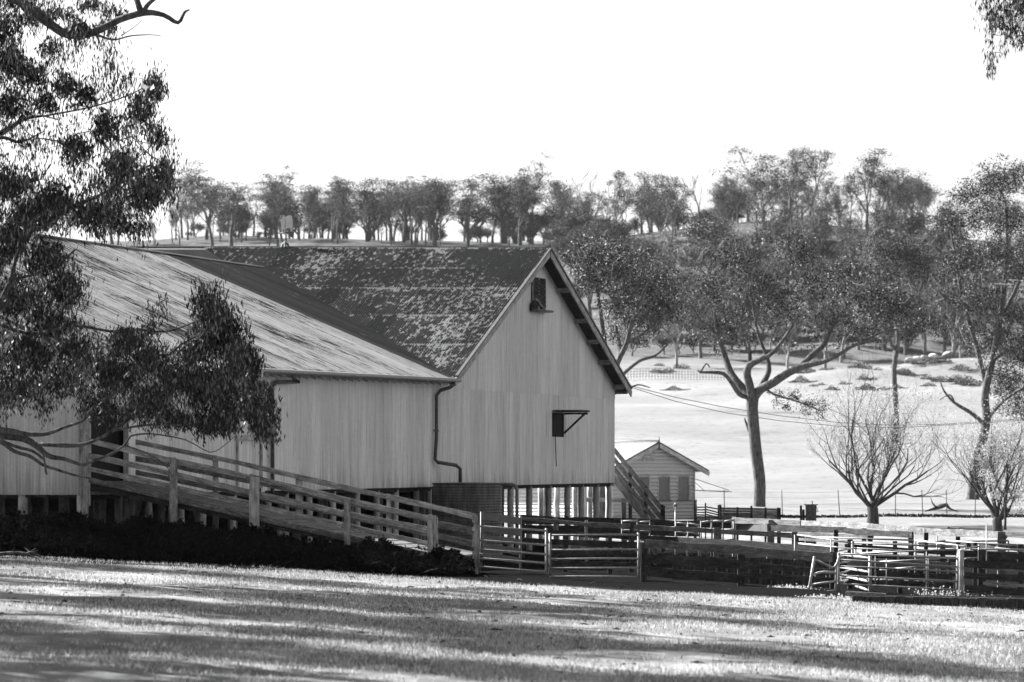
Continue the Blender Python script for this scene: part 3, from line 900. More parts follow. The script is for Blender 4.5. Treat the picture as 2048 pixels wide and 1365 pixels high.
# ------------------------------------------------------------------ weatherboard cottage
def cottage():
    Yc = 208.0
    c = P(1387, 1040, Yc); x0 = c.x; zg = gz(x0, Yc) - .1
    ug = Vector((-.72, -.694, 0)).normalized()           # along the gable wall, to the left and towards the camera
    ub = Vector((-ug.y * -1, -ug.x * -1, 0)); ub = Vector((-.694, .72, 0)).normalized()   # along the ridge, away to the left
    wd = 5.35; ln = 11.0
    ze = EYE + (HY - 934) / F * Yc; za = ze + wd / 2 * math.tan(R(21.5))
    K = Vector((x0, Yc, 0))
    no = Vector((-ug.y, ug.x, 0));
    if no.y > 0: no = -no                                # outwards from the gable
    t = thing('cottage', 'small weatherboard cottage with drawn blinds and louvred gable vent', 'cottage', Vector((x0, Yc, zg)))
    def q(s, out, z): return K + ug * s + no * out + UP * z
    # window openings along the gable: s positions from pixel columns
    def s_of(px):
        tt = (px - CX) / F
        return (tt * K.y - K.x) / (ug.x - tt * ug.y)
    wins = [tuple(sorted((s_of(a), s_of(b)))) for a, b in ((1378, 1354), (1339, 1315), (1298, 1276))]
    wz0 = EYE + (HY - 1000) / F * Yc; wz1 = EYE + (HY - 953) / F * Yc
    bh = .172
    def board(a, b, z, out, par):
        prof = [(-.01, 0), (.055, .035), (.062, .06), (.05, .11), (.02, .155), (-.01, bh)]
        mb = MB()
        for e in (a, b):
            for (o_, z_) in prof: mb.v.append(tuple(e + no_l * o_ + UP * (z + z_)))
        k = len(prof)
        for i in range(k - 1): mb.f.append((i, i + 1, k + i + 1, k + i))
        mb.f.append(tuple(reversed(range(k)))); mb.f.append(tuple(range(k, 2 * k)))
        part('siding_board', mb, 'board', par)
    z = zg; 
    no_l = no
    while z < za:
        if z > ze: cut = (z + bh * .5 - ze) / (za - ze) * wd / 2
        else: cut = 0
        a, b = cut, wd - cut
        if b - a > .2:
            spans = [(a, b)]
            if z + bh * .5 > wz0 and z + bh * .5 < wz1:
                for w0, w1 in wins:
                    ns = []
                    for s0, s1 in spans:
                        if w0 > s0 and w1 < s1: ns += [(s0, w0), (w1, s1)]
                        else: ns.append((s0, s1))
                    spans = ns
            for s0, s1 in spans: board(q(s0, 0, 0), q(s1, 0, 0), z, 0, t)
        z += bh
    no_l = ug
    z = zg
    while z < ze - .05:
        board(q(wd, 0, 0) + ub * 0.02, q(wd, 0, 0) + ub * ln, z, 0, t); z += bh
    no_l = -ug
    part('far_wall', MB().prism([q(0, -.03, zg), q(0, -.03, ze), q(0, -ln, ze), q(0, -ln, zg)], ug * .05), 'board', t)
    part('inner_wall', MB().prism([q(.02, -.05, zg), q(wd - .02, -.05, zg), q(wd - .02, -.05, ze), q(wd / 2, -.05, za - .03), q(.02, -.05, ze)], -no * .04), 'board', t)
    for w0, w1 in wins:
        m = thing('window', None, None, q(w0, 0, wz0)); m.parent = t; m.matrix_basis = wm(t).inverted() @ Matrix.Translation(q(w0, 0, wz0))
        part('blind', MB().prism([q(w0, -.02, wz0), q(w1, -.02, wz0), q(w1, -.02, wz1), q(w0, -.02, wz1)], no * .015), 'blind', m)
        for a, b in (((w0, wz0), (w0, wz1)), ((w1, wz0), (w1, wz1)), ((w0, wz1), (w1, wz1))):
            plank('frame', q(a[0], .03, a[1]), q(b[0], .03, b[1]), .07 if a[0] == b[0] else .05, .05 if a[0] == b[0] else .07, 'trim', m, .02, up=no if a[0] == b[0] else UP)
        plank('sill', q(w0 - .08, .05, wz0 - .03), q(w1 + .08, .05, wz0 - .03), .12, .05, 'wood_mid', m, .02)
    vs0, vs1 = sorted((s_of(1306), s_of(1284))); vz0 = EYE + (HY - 920) / F * Yc; vz1 = EYE + (HY - 901) / F * Yc
    m = thing('vent', None, None, q(vs0, 0, vz0)); m.parent = t; m.matrix_basis = wm(t).inverted() @ Matrix.Translation(q(vs0, 0, vz0))
    for k in range(5):
        zz = vz0 + (vz1 - vz0) * (k + .5) / 5
        plank('slat', q(vs0, .06, zz), q(vs1, .06, zz), .05, .06, 'trim', m, .02)
    for s_ in (vs0, vs1): plank('frame', q(s_, .07, vz0), q(s_, .07, vz1), .06, .05, 'trim', m, .02, up=no)
    plank('sill', q(vs0 - .05, .08, vz0 - .02), q(vs1 + .05, .08, vz0 - .02), .1, .05, 'trim', m, .02)
    # roof
    rf = thing('roof', None, None, q(wd / 2, .35, za)); rf.parent = t; rf.matrix_basis = wm(t).inverted() @ Matrix.Translation(q(wd / 2, .35, za))
    tn = math.tan(R(21.5)); eo = .62
    A = q(wd / 2, .35, za + .05)
    for sg, nm in ((1, 'slope'), (-1, 'slope')):
        E = A + ug * sg * (wd / 2 + eo) + UP * -(wd / 2 + eo) * tn
        dv = (E - A).normalized(); Ls = (E - A).length
        k = 0
        while k * .762 < ln + .6:
            org = A + ub * (k * .762)
            if sg == -1: put_sheet('roof_sheet', org, ub, dv, .77, Ls, 'cottage_roof', rf)
            else: put_sheet('roof_sheet', org + ub * .762, -ub, dv, .77, Ls, 'cottage_roof', rf)
            k += 1
        plank('barge_board', A + no * .02 + UP * -.12, E + no * .02 + UP * -.12 + dv * .05, .04, .19, 'trim', rf, .02)
        plank('capping', A + no * .02 + UP * .02, E + no * .02 + UP * .02, .07, .04, 'wood_dark', rf, .02)
        part('gutter', MB().tube([E, E + ub * ln], .05, 6), 'trim', rf)
    pipe('ridge_cap', [A + UP * .03, A + UP * .03 + ub * ln], .09, 'cap', rf)
    part('finial', MB().tube([A + no * .04 + UP * -.25, A + no * .04 + UP * .1, A + no * .04 + UP * .3], [.03, .03, .004], 6), 'wood_dark', rf)
    part('corner_board', MB().bar(q(.02, .03, zg), q(.02, .03, ze), .07, .07), 'trim', t)
    # folding clothes line on the far side of the cottage
    cl = thing('clothes_line', 'slender folding clothes line braced off the cottage side wall', 'clothes line', q(0, -1, 1.2))
    pipe('arm', [P(1386, 981, 208.5), P(1463, 984, 208.5)], .022, 'wire', cl, 6)
    pipe('stay', [P(1386, 957, 208.5), P(1458, 981, 208.5)], .016, 'wire', cl, 6)
    pipe('stay', [P(1387, 962, 208.6), P(1408, 981, 208.6)], .012, 'pipe', cl, 6)
    # downpipe stub
    pipe('downpipe', [q(.05, .12, ze - .1), q(.05, .12, zg + .1)], .03, 'trim', t)
cottage()

# ------------------------------------------------------------------ yard fences and gates
XV = Vector((1, 0, 0))
def steel_gate(label, rails, stiles, Yl, Yr, pl, pr, mat='pipe', r=.022, rs=.026, name='pipe_gate', group=None, bars=()):
    g = thing(name, label, 'gate', GP((pl + pr) / 2, (Yl + Yr) / 2), group)
    def Yp(px): return Yl + (Yr - Yl) * (px - pl) / (pr - pl)
    for (x0, y0, x1, y1) in rails:
        pipe('rail', [P(x0, y0, Yp(x0)), P((x0 + x1) / 2, (y0 + y1) / 2 + rnd.uniform(-.3, .5), Yp((x0 + x1) / 2)), P(x1, y1, Yp(x1))], r, mat, g)
    for (x, y0, y1) in stiles:
        pipe('stile', [P(x, y0, Yp(x)), P(x + rnd.uniform(-.6, .6), (y0 + y1) / 2, Yp(x)), P(x, y1, Yp(x))], rs, mat, g)
    for (x, y0, y1) in bars:
        pipe('brace', [P(x, y0, Yp(x) + .03), P(x, y1, Yp(x) + .03)], .014, 'pipe_dark', g)
    return g
steel_gate('five-barred steel gate hung left of its twin, sagging beside the ramp post',
           [(957, 1053, 1091, 1061.6), (957, 1081, 1090, 1090.6), (957, 1099.4, 1090, 1109), (957, 1117, 1090, 1126.6), (957, 1133.7, 1090, 1144)],
           [(957, 1049, 1137), (1092.5, 1057, 1149)], 98.6, 99.2, 957, 1093)
steel_gate('long level five-barred steel gate with kinked right stile beside the yard boards',
           [(1100, 1071, 1276, 1070), (1100, 1100.5, 1276, 1099), (1100, 1118.7, 1276, 1117.5), (1100, 1136.8, 1276, 1136), (1100, 1153.5, 1276, 1154)],
           [(1100, 1067, 1152), (1277, 1066, 1157)], 98.9, 99.4, 1100, 1277, r=.021)

def fence_run(label, posts, rails, name='yard_fence', group='timber fences of the sheep yards', pm='wood_mid'):
    # posts: (px, y_top, Y, width m, mat) ; rails: (px0, y0, Y0, px1, y1, Y1, height m, mat)
    f = thing(name, label, 'fence', GP(posts[0][0], posts[0][2]), group)
    for px, yt, Y, wd, mt in posts:
        plank('post', P(px, yt, Y + .06), GP(px, Y + .06, -.1), .12, wd, mt, f, .07, up=XV)
    for (x0, y0, Y0, x1, y1, Y1, h, mt) in rails:
        n = 1 if abs(x1 - x0) < 260 else 2
        for i in range(n):
            a = i / n; b = (i + 1) / n
            plank('rail', P(x0 + (x1 - x0) * a - 1, y0 + (y1 - y0) * a, Y0 + (Y1 - Y0) * a), P(x0 + (x1 - x0) * b + 1, y0 + (y1 - y0) * b, Y0 + (Y1 - Y0) * b) + UP * rnd.uniform(-.015, .015), .045, h, mt, f, .14)
    return f
# gate post and solid panel by the ramp foot
fence_run('short railed race between ramp foot and the square gate post',
          [(950.5, 1030, 98.6, .13, 'wood'), (872, 1036, 97.5, .09, 'wood')],
          [(872, 1052, 97.6, 945, 1066, 98.5, .07, 'wood_mid'), (872, 1036, 97.6, 945, 1050, 98.5, .09, 'wood_dark'), (872, 1085, 97.6, 945, 1100, 98.5, .09, 'wood_dark')])
def solid_panel():
    g = thing('sheeted_gate', 'grey solid boarded gate standing behind the left steel gate', 'gate', GP(1003, 102))
    rows = [(966, 1032, 1040, 1043), (965, 1056, 1040, 1066), (965, 1075, 1040, 1085), (965, 1093, 1040, 1104), (965, 1110, 1040, 1122)]
    hs = [.17, .16, .14, .15, .14]
    for (x0, y0, x1, y1), h in zip(rows, hs):
        plank('board', P(x0, y0, 101.5), P(x1, y1, 103), .03, h, 'sheet', g, .03)
    for x, y0 in ((963, 1024), (1041, 1032)):
        Y = 101.4 if x < 1000 else 103.05
        pipe('stile', [P(x, y0, Y), GP(x, Y)], .03, 'pipe_dark' if x < 1000 else 'pipe', g)
solid_panel()
# front fence, mostly in its own shade
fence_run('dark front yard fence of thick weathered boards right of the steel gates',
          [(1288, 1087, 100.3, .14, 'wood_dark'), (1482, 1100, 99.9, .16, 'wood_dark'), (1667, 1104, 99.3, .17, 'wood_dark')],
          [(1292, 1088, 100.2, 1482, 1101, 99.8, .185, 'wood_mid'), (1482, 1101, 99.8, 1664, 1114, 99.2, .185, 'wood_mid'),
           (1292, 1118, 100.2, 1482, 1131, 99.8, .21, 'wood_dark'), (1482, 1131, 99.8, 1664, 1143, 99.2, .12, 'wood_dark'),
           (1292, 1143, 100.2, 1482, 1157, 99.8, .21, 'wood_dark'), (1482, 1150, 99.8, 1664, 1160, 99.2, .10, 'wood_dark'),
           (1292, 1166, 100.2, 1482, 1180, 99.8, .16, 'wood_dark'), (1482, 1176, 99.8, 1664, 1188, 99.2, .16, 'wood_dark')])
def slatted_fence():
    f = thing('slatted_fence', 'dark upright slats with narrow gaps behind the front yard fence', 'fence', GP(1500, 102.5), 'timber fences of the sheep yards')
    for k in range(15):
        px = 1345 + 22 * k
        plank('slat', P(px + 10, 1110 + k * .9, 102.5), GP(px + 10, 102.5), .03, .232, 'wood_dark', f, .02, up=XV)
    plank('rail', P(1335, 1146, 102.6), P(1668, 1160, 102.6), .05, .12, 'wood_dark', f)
slatted_fence()
# right-hand front fence
fence_run('dark board fence right of the tall pale round post',
          [(1964, 1098, 99.2, .16, 'wood_dark'), (2100, 1110, 99.5, .16, 'wood_dark')],
          [(1928, 1127, 99.0, 2110, 1137, 99.5, .155, 'wood_dark'), (1965, 1137, 99.2, 2110, 1147, 99.6, .05, 'wood'),
           (1928, 1151, 99.0, 2110, 1160, 99.5, .15, 'wood_dark'), (1966, 1166, 99.2, 2110, 1175, 99.6, .07, 'wood'),
           (1928, 1178, 99.0, 2110, 1190, 99.5, .16, 'wood_dark'), (1968, 1188, 99.2, 2110, 1196, 99.6, .04, 'wood')])
post = thing('round_post', 'tall pale round gate post catching sun on its left edge', 'post', GP(1922, 99.4))
mb = MB(); a = GP(1922, 99.4, -.2); b = P(1922, 1099, 99.4)
mb.tube([a, a.lerp(b, .4), b + UP * -.02, b], [.072, .07, .066, .05], 14); part('shaft', mb, 'trim', post, True)
# the wide pipe gate, the tilted ladder gate and the sunlit open gate
steel_gate('wide low pipe gate between the ladder gate and the pale post',
           [(1677, 1108, 1915, 1117), (1677, 1120, 1915, 1134), (1676, 1133, 1915, 1144), (1675, 1151, 1915, 1163), (1674, 1168, 1915, 1180)],
           [(1677, 1106, 1186), (1915, 1114, 1184)], 98.9, 99.2, 1677, 1915, r=.021, bars=[(1751, 1110, 1172), (1857, 1112, 1178)])
lg = thing('ladder_gate', 'bent tubular gate leaning left with a dipped top rail', 'gate', GP(1645, 98.6))
Yg = 98.4
for pts, r_ in (([(1629, 1113), (1622, 1155), (1615, 1196)], .028), ([(1679, 1113), (1673, 1133), (1671, 1190)], .026),
                ([(1631, 1120), (1650, 1129), (1664, 1135.5), (1670, 1134), (1675, 1125), (1678, 1114)], .025),
                ([(1626, 1150), (1636, 1146), (1648, 1144), (1672, 1145)], .025), ([(1622, 1170), (1646, 1166), (1670, 1163)], .022), ([(1619, 1188), (1645, 1185), (1669, 1181)], .022)):
    pipe('tube', [P(x, y, Yg) for x, y in pts], r_, 'pipe_bright', lg, 10)
og = thing('open_gate', 'sunlit white pipe gate standing open at an angle behind the wide gate', 'gate', GP(1740, 101))
for (y0, y1, xs) in ((1108, 1117, 1677), (1134, 1145, 1680), (1154, 1164, 1697), (1172, 1182, 1712)):
    pipe('rail', [P(xs, y0, 102.9), P(1739, y1, 100.2)], .03, 'pipe_bright', og)
pipe('stile', [P(1740, 1111, 100.1), P(1740, 1189, 100.1)], .036, 'pipe_bright', og)
# pipe rails and posts further back on the right
def back_rails():
    g = thing('steel_panel_yard', 'tangle of low steel pipe panels behind the wide gate', 'yard panels', GP(1800, 104))
    segs = [((1678, 1102, 101), (1710, 1097, 103)), ((1595, 1070, 106), (1702, 1086, 104)), ((1706, 1086, 104), (1905, 1094, 103.5)), ((1635, 1075, 108), (1832, 1081, 107)),
            ((1720, 1107, 102), (1917, 1099, 101.5)), ((1712, 1097, 103), (1835, 1103, 103)), ((1830, 1081, 107), (1930, 1093, 104)), ((1836, 1087, 106), (1890, 1082, 107)),
            ((1893, 1082, 107), (2048, 1093, 106)), ((1930, 1098, 101.4), (1960, 1093, 102)), ((1870, 1084, 108), (2017, 1082, 108)), ((1745, 1125, 101.5), (1880, 1118, 101)),
            ((1990, 1096, 104), (2060, 1104, 104)), ((1930, 1118, 101), (1958, 1116, 101.2)), ((1760, 1140, 101.8), (1850, 1133, 101)), ((1680, 1147, 100), (1700, 1141, 102)), ((1680, 1127, 100), (1702, 1122, 102)), ((1680, 1164, 100), (1695, 1160, 102)),
            ((1595, 1087, 106), (1705, 1098, 104)), ((1940, 1099, 103), (2060, 1100, 104))]
    for a, b in segs:
        pipe('rail', [P(*a), P(*b)], .02, 'pipe_bright' if rnd.random() < .3 else 'pipe', g)
    for px, y0, Y, r_ in ((1705, 1083, 104, .03), (1711, 1095, 103, .022), (1831, 1077, 107, .025), (1874, 1072, 108, .016), (1973, 1050, 106, .014), (1915.5, 1090, 101.5, .022), (1958, 1090, 102, .02), (2017, 1082, 108, .02), (1773, 1118, 101, .012), (1590, 1070, 106, .02), (1662, 1078, 104.6, .015), (1801, 1099, 103, .012), (1853, 1102, 102, .012)):
        pipe('upright', [P(px, y0, Y), GP(px, Y)], r_, 'pipe', g)
back_rails()
fence_run('grey double-board fence along the back right of the yards',
          [(1597, 1040, 118, .16, 'wood_dark'), (1728, 1050, 116, .12, 'wood_dark'), (1822, 1058, 113, .12, 'wood_dark'), (1852, 1066, 111, .1, 'wood_dark'), (1916, 1074, 110, .1, 'wood_dark'), (2003, 1064, 108, .2, 'wood_mid')],
          [(1596, 1046, 118, 1745, 1053, 115.5, .13, 'wood'), (1745, 1053, 115.5, 1850, 1062, 112, .13, 'wood_mid'), (1822, 1062, 112.8, 2012, 1071, 108, .17, 'wood_mid'),
           (2012, 1069, 108, 2100, 1069, 107, .09, 'wood_mid'), (1596, 1068, 118, 1745, 1074, 115.5, .11, 'wood_mid'), (1840, 1090, 112, 2090, 1096, 107, .13, 'wood_dark')])
fence_run('darker board fence crossing the middle yards in front of the pump box',
          [(1541, 1048, 114, .19, 'wood_mid'), (1672, 1060, 112, .11, 'wood_dark'), (1740, 1066, 111, .11, 'wood_dark'), (1822, 1066, 109.5, .12, 'wood_dark')],
          [(1541, 1056, 114, 1690, 1062, 111.8, .16, 'wood_dark'), (1690, 1062, 111.8, 1824, 1070, 109.4, .14, 'wood_dark'), (1600, 1079, 113, 1824, 1090, 109.4, .07, 'wood_mid')])
fence_run('long grey rail fence across the middle of the yards below the stairs',
          [(1112, 1035, 112, .13, 'wood_mid'), (1173, 1040, 111.6, .08, 'wood'), (1264, 1046, 111, .12, 'wood_dark'), (1433, 1057, 110, .13, 'wood_mid'), (1589, 1063, 109, .13, 'wood_mid')],
          [(1045, 1037, 112.4, 1180, 1049, 111.5, .10, 'wood_mid'), (1180, 1049, 111.5, 1350, 1058, 110.6, .12, 'wood_mid'), (1350, 1058, 110.6, 1590, 1071, 109, .115, 'wood_mid'),
           (1045, 1062, 112.4, 1350, 1080, 110.6, .12, 'wood_dark'), (1350, 1082, 110.6, 1668, 1102, 107, .2, 'wood_dark'), (1045, 1080, 112.4, 1290, 1094, 110.8, .12, 'wood_dark')])
fence_run('low dark board fence at the foot of the woolshed piers',
          [(1046, 1030, 122, .1, 'wood_dark'), (1133, 1033, 122, .1, 'wood_dark'), (1250, 1038, 121, .1, 'wood_dark'), (1310, 1041, 121, .1, 'wood_mid')],
          [(1040, 1040, 122, 1310, 1046, 121, .22, 'wood_dark'), (1310, 1046, 121, 1475, 1052, 120, .18, 'wood_dark'), (1040, 1056, 122, 1400, 1066, 120, .2, 'wood_dark')])
fence_run('pale weathered yard fence in front of the stacked timber panel',
          [(1468, 1034, 116, .09, 'wood'), (1540, 1040, 115, .1, 'wood')],
          [(1467, 1041, 116, 1600, 1046, 114.5, .15, 'wood'), (1470, 1055, 116.2, 1540, 1058, 115, .17, 'sheet')])
fence_run('grey boards half hidden behind the wide pipe gate',
          [(1700, 1108, 103, .1, 'wood_dark'), (1800, 1112, 102.6, .1, 'wood_dark'), (1900, 1116, 102.2, .1, 'wood_dark')],
          [(1695, 1124, 103, 1905, 1132, 102.2, .16, 'sheet'), (1695, 1146, 103, 1905, 1154, 102.2, .14, 'wood_dark'), (1695, 1165, 103, 1905, 1172, 102.2, .16, 'wood_dark')])
fence_run('dark rail fence through the back of the right-hand yards',
          [(1700, 1078, 108, .12, 'wood_dark'), (1790, 1082, 107.5, .1, 'wood_dark'), (1885, 1084, 107, .12, 'wood_dark'), (1950, 1086, 106.5, .1, 'wood_dark'), (2040, 1088, 106, .12, 'wood_dark')],
          [(1690, 1092, 108, 1880, 1104, 107, .10, 'wood_dark'), (1880, 1104, 107, 2090, 1112, 106, .14, 'wood_dark'), (1925, 1108, 106.4, 2090, 1116, 105.8, .16, 'wood_dark'), (1690, 1110, 108, 2090, 1126, 106, .12, 'wood_dark')])
fence_run('dark low rails between the steel gates and the back fence',
          [(1130, 1070, 106, .1, 'wood_dark'), (1220, 1074, 106, .1, 'wood_dark')],
          [(1100, 1084, 106, 1290, 1092, 105.5, .14, 'wood_dark'), (1100, 1108, 106, 1290, 1112, 105.5, .16, 'wood_dark'), (1100, 1128, 106, 1290, 1132, 105.5, .14, 'wood_dark')])
# short bright steel race panels lying along the yard tops
for i, (x0, y0, x1, y1, Y, lab) in enumerate((
        (1244, 1042, 1275, 1042, 115, 'small white pipe gate in the race, nearest the stairs'),
        (1276, 1044, 1300, 1043.5, 115, 'small white pipe gate in the race, second from the stairs'),
        (1352, 1045, 1374, 1048, 115, 'slanting white pipe gate at the foot of the cottage windows'),
        (1376, 1046, 1398, 1051, 114.5, 'slanting white pipe gate below the cottage corner'),
        (1402, 1044, 1423, 1043, 114, 'short white pipe gate just right of the cottage corner'),
        (1424, 1042, 1446, 1042.5, 114, 'white pipe gate left of centre below the hurdle stack'),
        (1446, 1043, 1468, 1040.5, 114, 'white pipe gate touching the pale weathered fence'))):
    g = thing('race_gate', lab, 'gate', GP(x0, Y), 'small white pipe gates in the drafting race')
    for k in range(3):
        pipe('rail', [P(x0, y0 + k * 19 + (0 if k else 1), Y), P(x1, y1 + k * 19, Y)], .024 if k < 2 else .018, 'pipe_bright' if k == 0 else 'pipe', g)
    for x, y in ((x0, y0), (x1, y1)): pipe('stile', [P(x, y - 2, Y), GP(x, Y)], .02, 'pipe_dark', g)
# T-topped stand pipe
sp = thing('tap_pole', 'thin pole with small round head standing in front of the cottage', 'pole', GP(1351, 117))
pipe('pole', [GP(1351, 117), P(1351, 1006, 117)], .022, 'pipe', sp)
part('head', MB().tube([P(1348, 1014, 117), P(1349, 1011, 117), P(1352, 1011, 117), P(1353, 1014, 117)], [.02, .04, .04, .02], 8), 'pipe_dark', sp)
pipe('lever', [P(1341, 1020, 117), P(1346, 1023, 117), P(1351, 1012, 117)], .014, 'pipe_dark', sp)
# stacked hurdles and the timber loading panel behind the yards
hz = thing('hurdle_stack', 'jumble of dark wooden hurdles leaning right of the cottage', 'hurdles', GP(1412, 150))
for px, y0 in ((1389, 1001), (1392, 1000), (1411, 1006), (1437, 1010), (1440, 1009)):
    plank('upright', P(px, y0, 150), GP(px, 150), .05, .05, 'wood_dark', hz, up=XV)
for k in range(6):
    plank('bar', P(1388, 1015 + k * 5, 150), P(1411, 1015 + k * 5.2, 150), .03, .045, 'wood_mid', hz)
    plank('bar', P(1411, 1014 + k * 5, 150.1), P(1440, 1020 + k * 4.4 + rnd.uniform(-3, 3), 150.1), .03, .045, 'wood_dark', hz)
lp = thing('timber_panel', 'stained horizontal board panel between dark posts under the tall gum', 'fence panel', GP(1500, 148))
for k in range(7):
    y = 1017.5 + k * 5.0
    plank('board', P(1441, y, 148), P(1502, y + .7, 148), .03, .078, 'wood_mid', lp, .04)
    plank('board', P(1503, y + 1, 148), P(1558, y + 2, 148), .03, .078, 'wood', lp, .04)
for px, y0 in ((1441, 1010), (1475, 1014), (1503, 1011), (1531, 1016), (1556, 1015), (1559.5, 1015)):
    plank('post', P(px, y0, 147.9), GP(px, 147.9), .06, .07, 'wood_dark', lp, up=XV)
# pump box
pb = thing('pump_box', 'weathered upright timber box with loose wire left of the bare tree', 'box', GP(1622, 135))
for k in range(3):
    plank('board', P(1614.5 + k * 7.3, 1010, 135), GP(1614.5 + k * 7.3, 135), .03, .108, 'wood_mid', pb, .03, up=XV)
part('side', MB().box((P(1622, 1040, 135.2)), XV * .15, Vector((0, .15, 0)), UP * .42), 'wood_mid', pb)
plank('top', P(1609, 1010, 135.15), P(1635, 1010, 135.15), .34, .03, 'wood_mid', pb)
pipe('wire_loop', [P(1632, 1012, 134.95), P(1636, 1024, 134.9), P(1632, 1022, 134.9)], .01, 'wire', pb)
pipe('rod', [P(1624.5, 1010, 135), P(1624.5, 1002, 135)], .014, 'wire', pb)
fence_run('pair of thin dark uprights just left of the pump box',
          [(1602, 1010, 134, .06, 'wood_dark'), (1607, 1018, 134.1, .07, 'wood_dark')], [(1600, 1034, 134, 1610, 1034, 134, .05, 'wood_dark')], name='upright_pair')
# low sleeper edging at bottom right
ed = thing('sleeper_edging', 'low edging of dark split sleepers below the right-hand yards', 'edging', GP(1850, 90.6))
px = 1704
while px < 2110:
    wpx = rnd.uniform(14, 22)
    Ye = 90.6
    yt = 1189 + (px - 1704) * .018; 
    a = P(px + wpx / 2, yt + 3, Ye)
    plank('sleeper', a, GP(px + wpx / 2, Ye, -.1), .12, wpx / 99.3 * .93, 'wood_dark', ed, .08, up=XV)
    px += wpx
plank('top_log', P(1690, 1187, 91), P(1772, 1192, 90.8), .12, .09, 'wood_mid', ed)
mbe = MB()
mbe.prism([P(1706, 1191, 90.7), P(2110, 1198, 90.7), P(2110, 1195, 98.5), P(1706, 1188.5, 98.5)], UP * -.06)
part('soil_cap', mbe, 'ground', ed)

# wire fence across the paddock
wf = thing('wire_fence', 'wire fence on thin star posts crossing the near paddock', 'fence', GP(1700, 208))
for px, lean in ((1449, -1), (1565, -2), (1680, -5), (1791, 0), (1846, -3), (1894, -2), (1950, 1), (2010, 0), (2065, 0)):
    a = GP(px, 208, -.1); b = a + Vector((-.0 - lean * -.02, 0, 1.35))
    pipe('post', [a, b], .022, 'wire', wf, 5)
for h in (.3, .6, .9, 1.15):
    x = [GP(q, 208, h) for q in range(1390, 2110, 40)]
    pipe('wire', x, .0035, 'wire', wf, 4)
hf = thing('mesh_fence', 'ringlock mesh fence on the rise behind the woolshed eave', 'fence', GP(1350, 415))
for px in range(1232, 1462, 6):
    a = GP(px, 415); pipe('upright' if px % 30 else 'post', [a, a + UP * (1.0)], .02 if px % 30 else .04, 'wire', hf, 4)
for h in (.25, .5, .75, 1.0):
    pipe('wire', [GP(q, 415, h) for q in range(1232, 1462, 15)], .014, 'wire', hf, 4)
# dark weedy line under the wire fence
wl = []
for k in range(2600):
    px = rng.uniform(1560, 2080) if rng.random() < .8 else rng.uniform(1450, 1600)
    Y = 207 + rng.normal() * .25 
    x = (px - CX) / F * Y; wl.append((x, Y, gz(x, Y) + rng.uniform(0, .12)))
V, Q = leaf_quads(np.array(wl), .14, .07, -.3, 5)
tag(quads_object('fence_weeds', V, Q, 'bramble'), 'dark weeds along the foot of the wire fence', 'weeds', None, 'stuff')

# power lines from the far eave
pl_ = thing('power_line', 'two sagging cables running from the woolshed eave to the right', 'cable', P(1262, 775, 144))
for (pts) in ([(1262, 772, 144), (1350, 795, 150), (1450, 815, 157), (1560, 832, 164), (1680, 846, 172), (1790, 851, 180), (1880, 849, 187), (2100, 835, 205)],
              [(1262, 775, 144), (1350, 803, 150), (1450, 826, 157), (1560, 842, 164), (1680, 853, 172), (1790, 856, 180), (1900, 850, 187), (2100, 838, 205)]):
    pipe('cable', [P(*p) for p in pts], .011, 'wire', pl_, 5)

# ------------------------------------------------------------------ trees
def in_poly(px, py, poly):
    poly = np.array(poly, float); n = len(poly); inside = np.zeros(len(px), bool)
    j = n - 1
    for i in range(n):
        xi, yi = poly[i]; xj, yj = poly[j]
        c = ((yi > py) != (yj > py)) & (px < (xj - xi) * (py - yi) / (yj - yi + 1e-9) + xi)
        inside ^= c; j = i
    return inside
def smooth_path(pts, rad, sub=3):
    out = []; ro = []
    n = len(pts)
    for i in range(n - 1):
        p0 = pts[max(i - 1, 0)]; p1 = pts[i]; p2 = pts[i + 1]; p3 = pts[min(i + 2, n - 1)]
        for k in range(sub):
            t = k / sub
            out.append(.5 * ((2 * p1) + (p2 - p0) * t + (2 * p0 - 5 * p1 + 4 * p2 - p3) * t * t + (3 * p1 - p0 - 3 * p2 + p3) * t ** 3))
            ro.append(rad[i] + (rad[i + 1] - rad[i]) * t)
    out.append(pts[-1]); ro.append(rad[-1])
    return out, ro

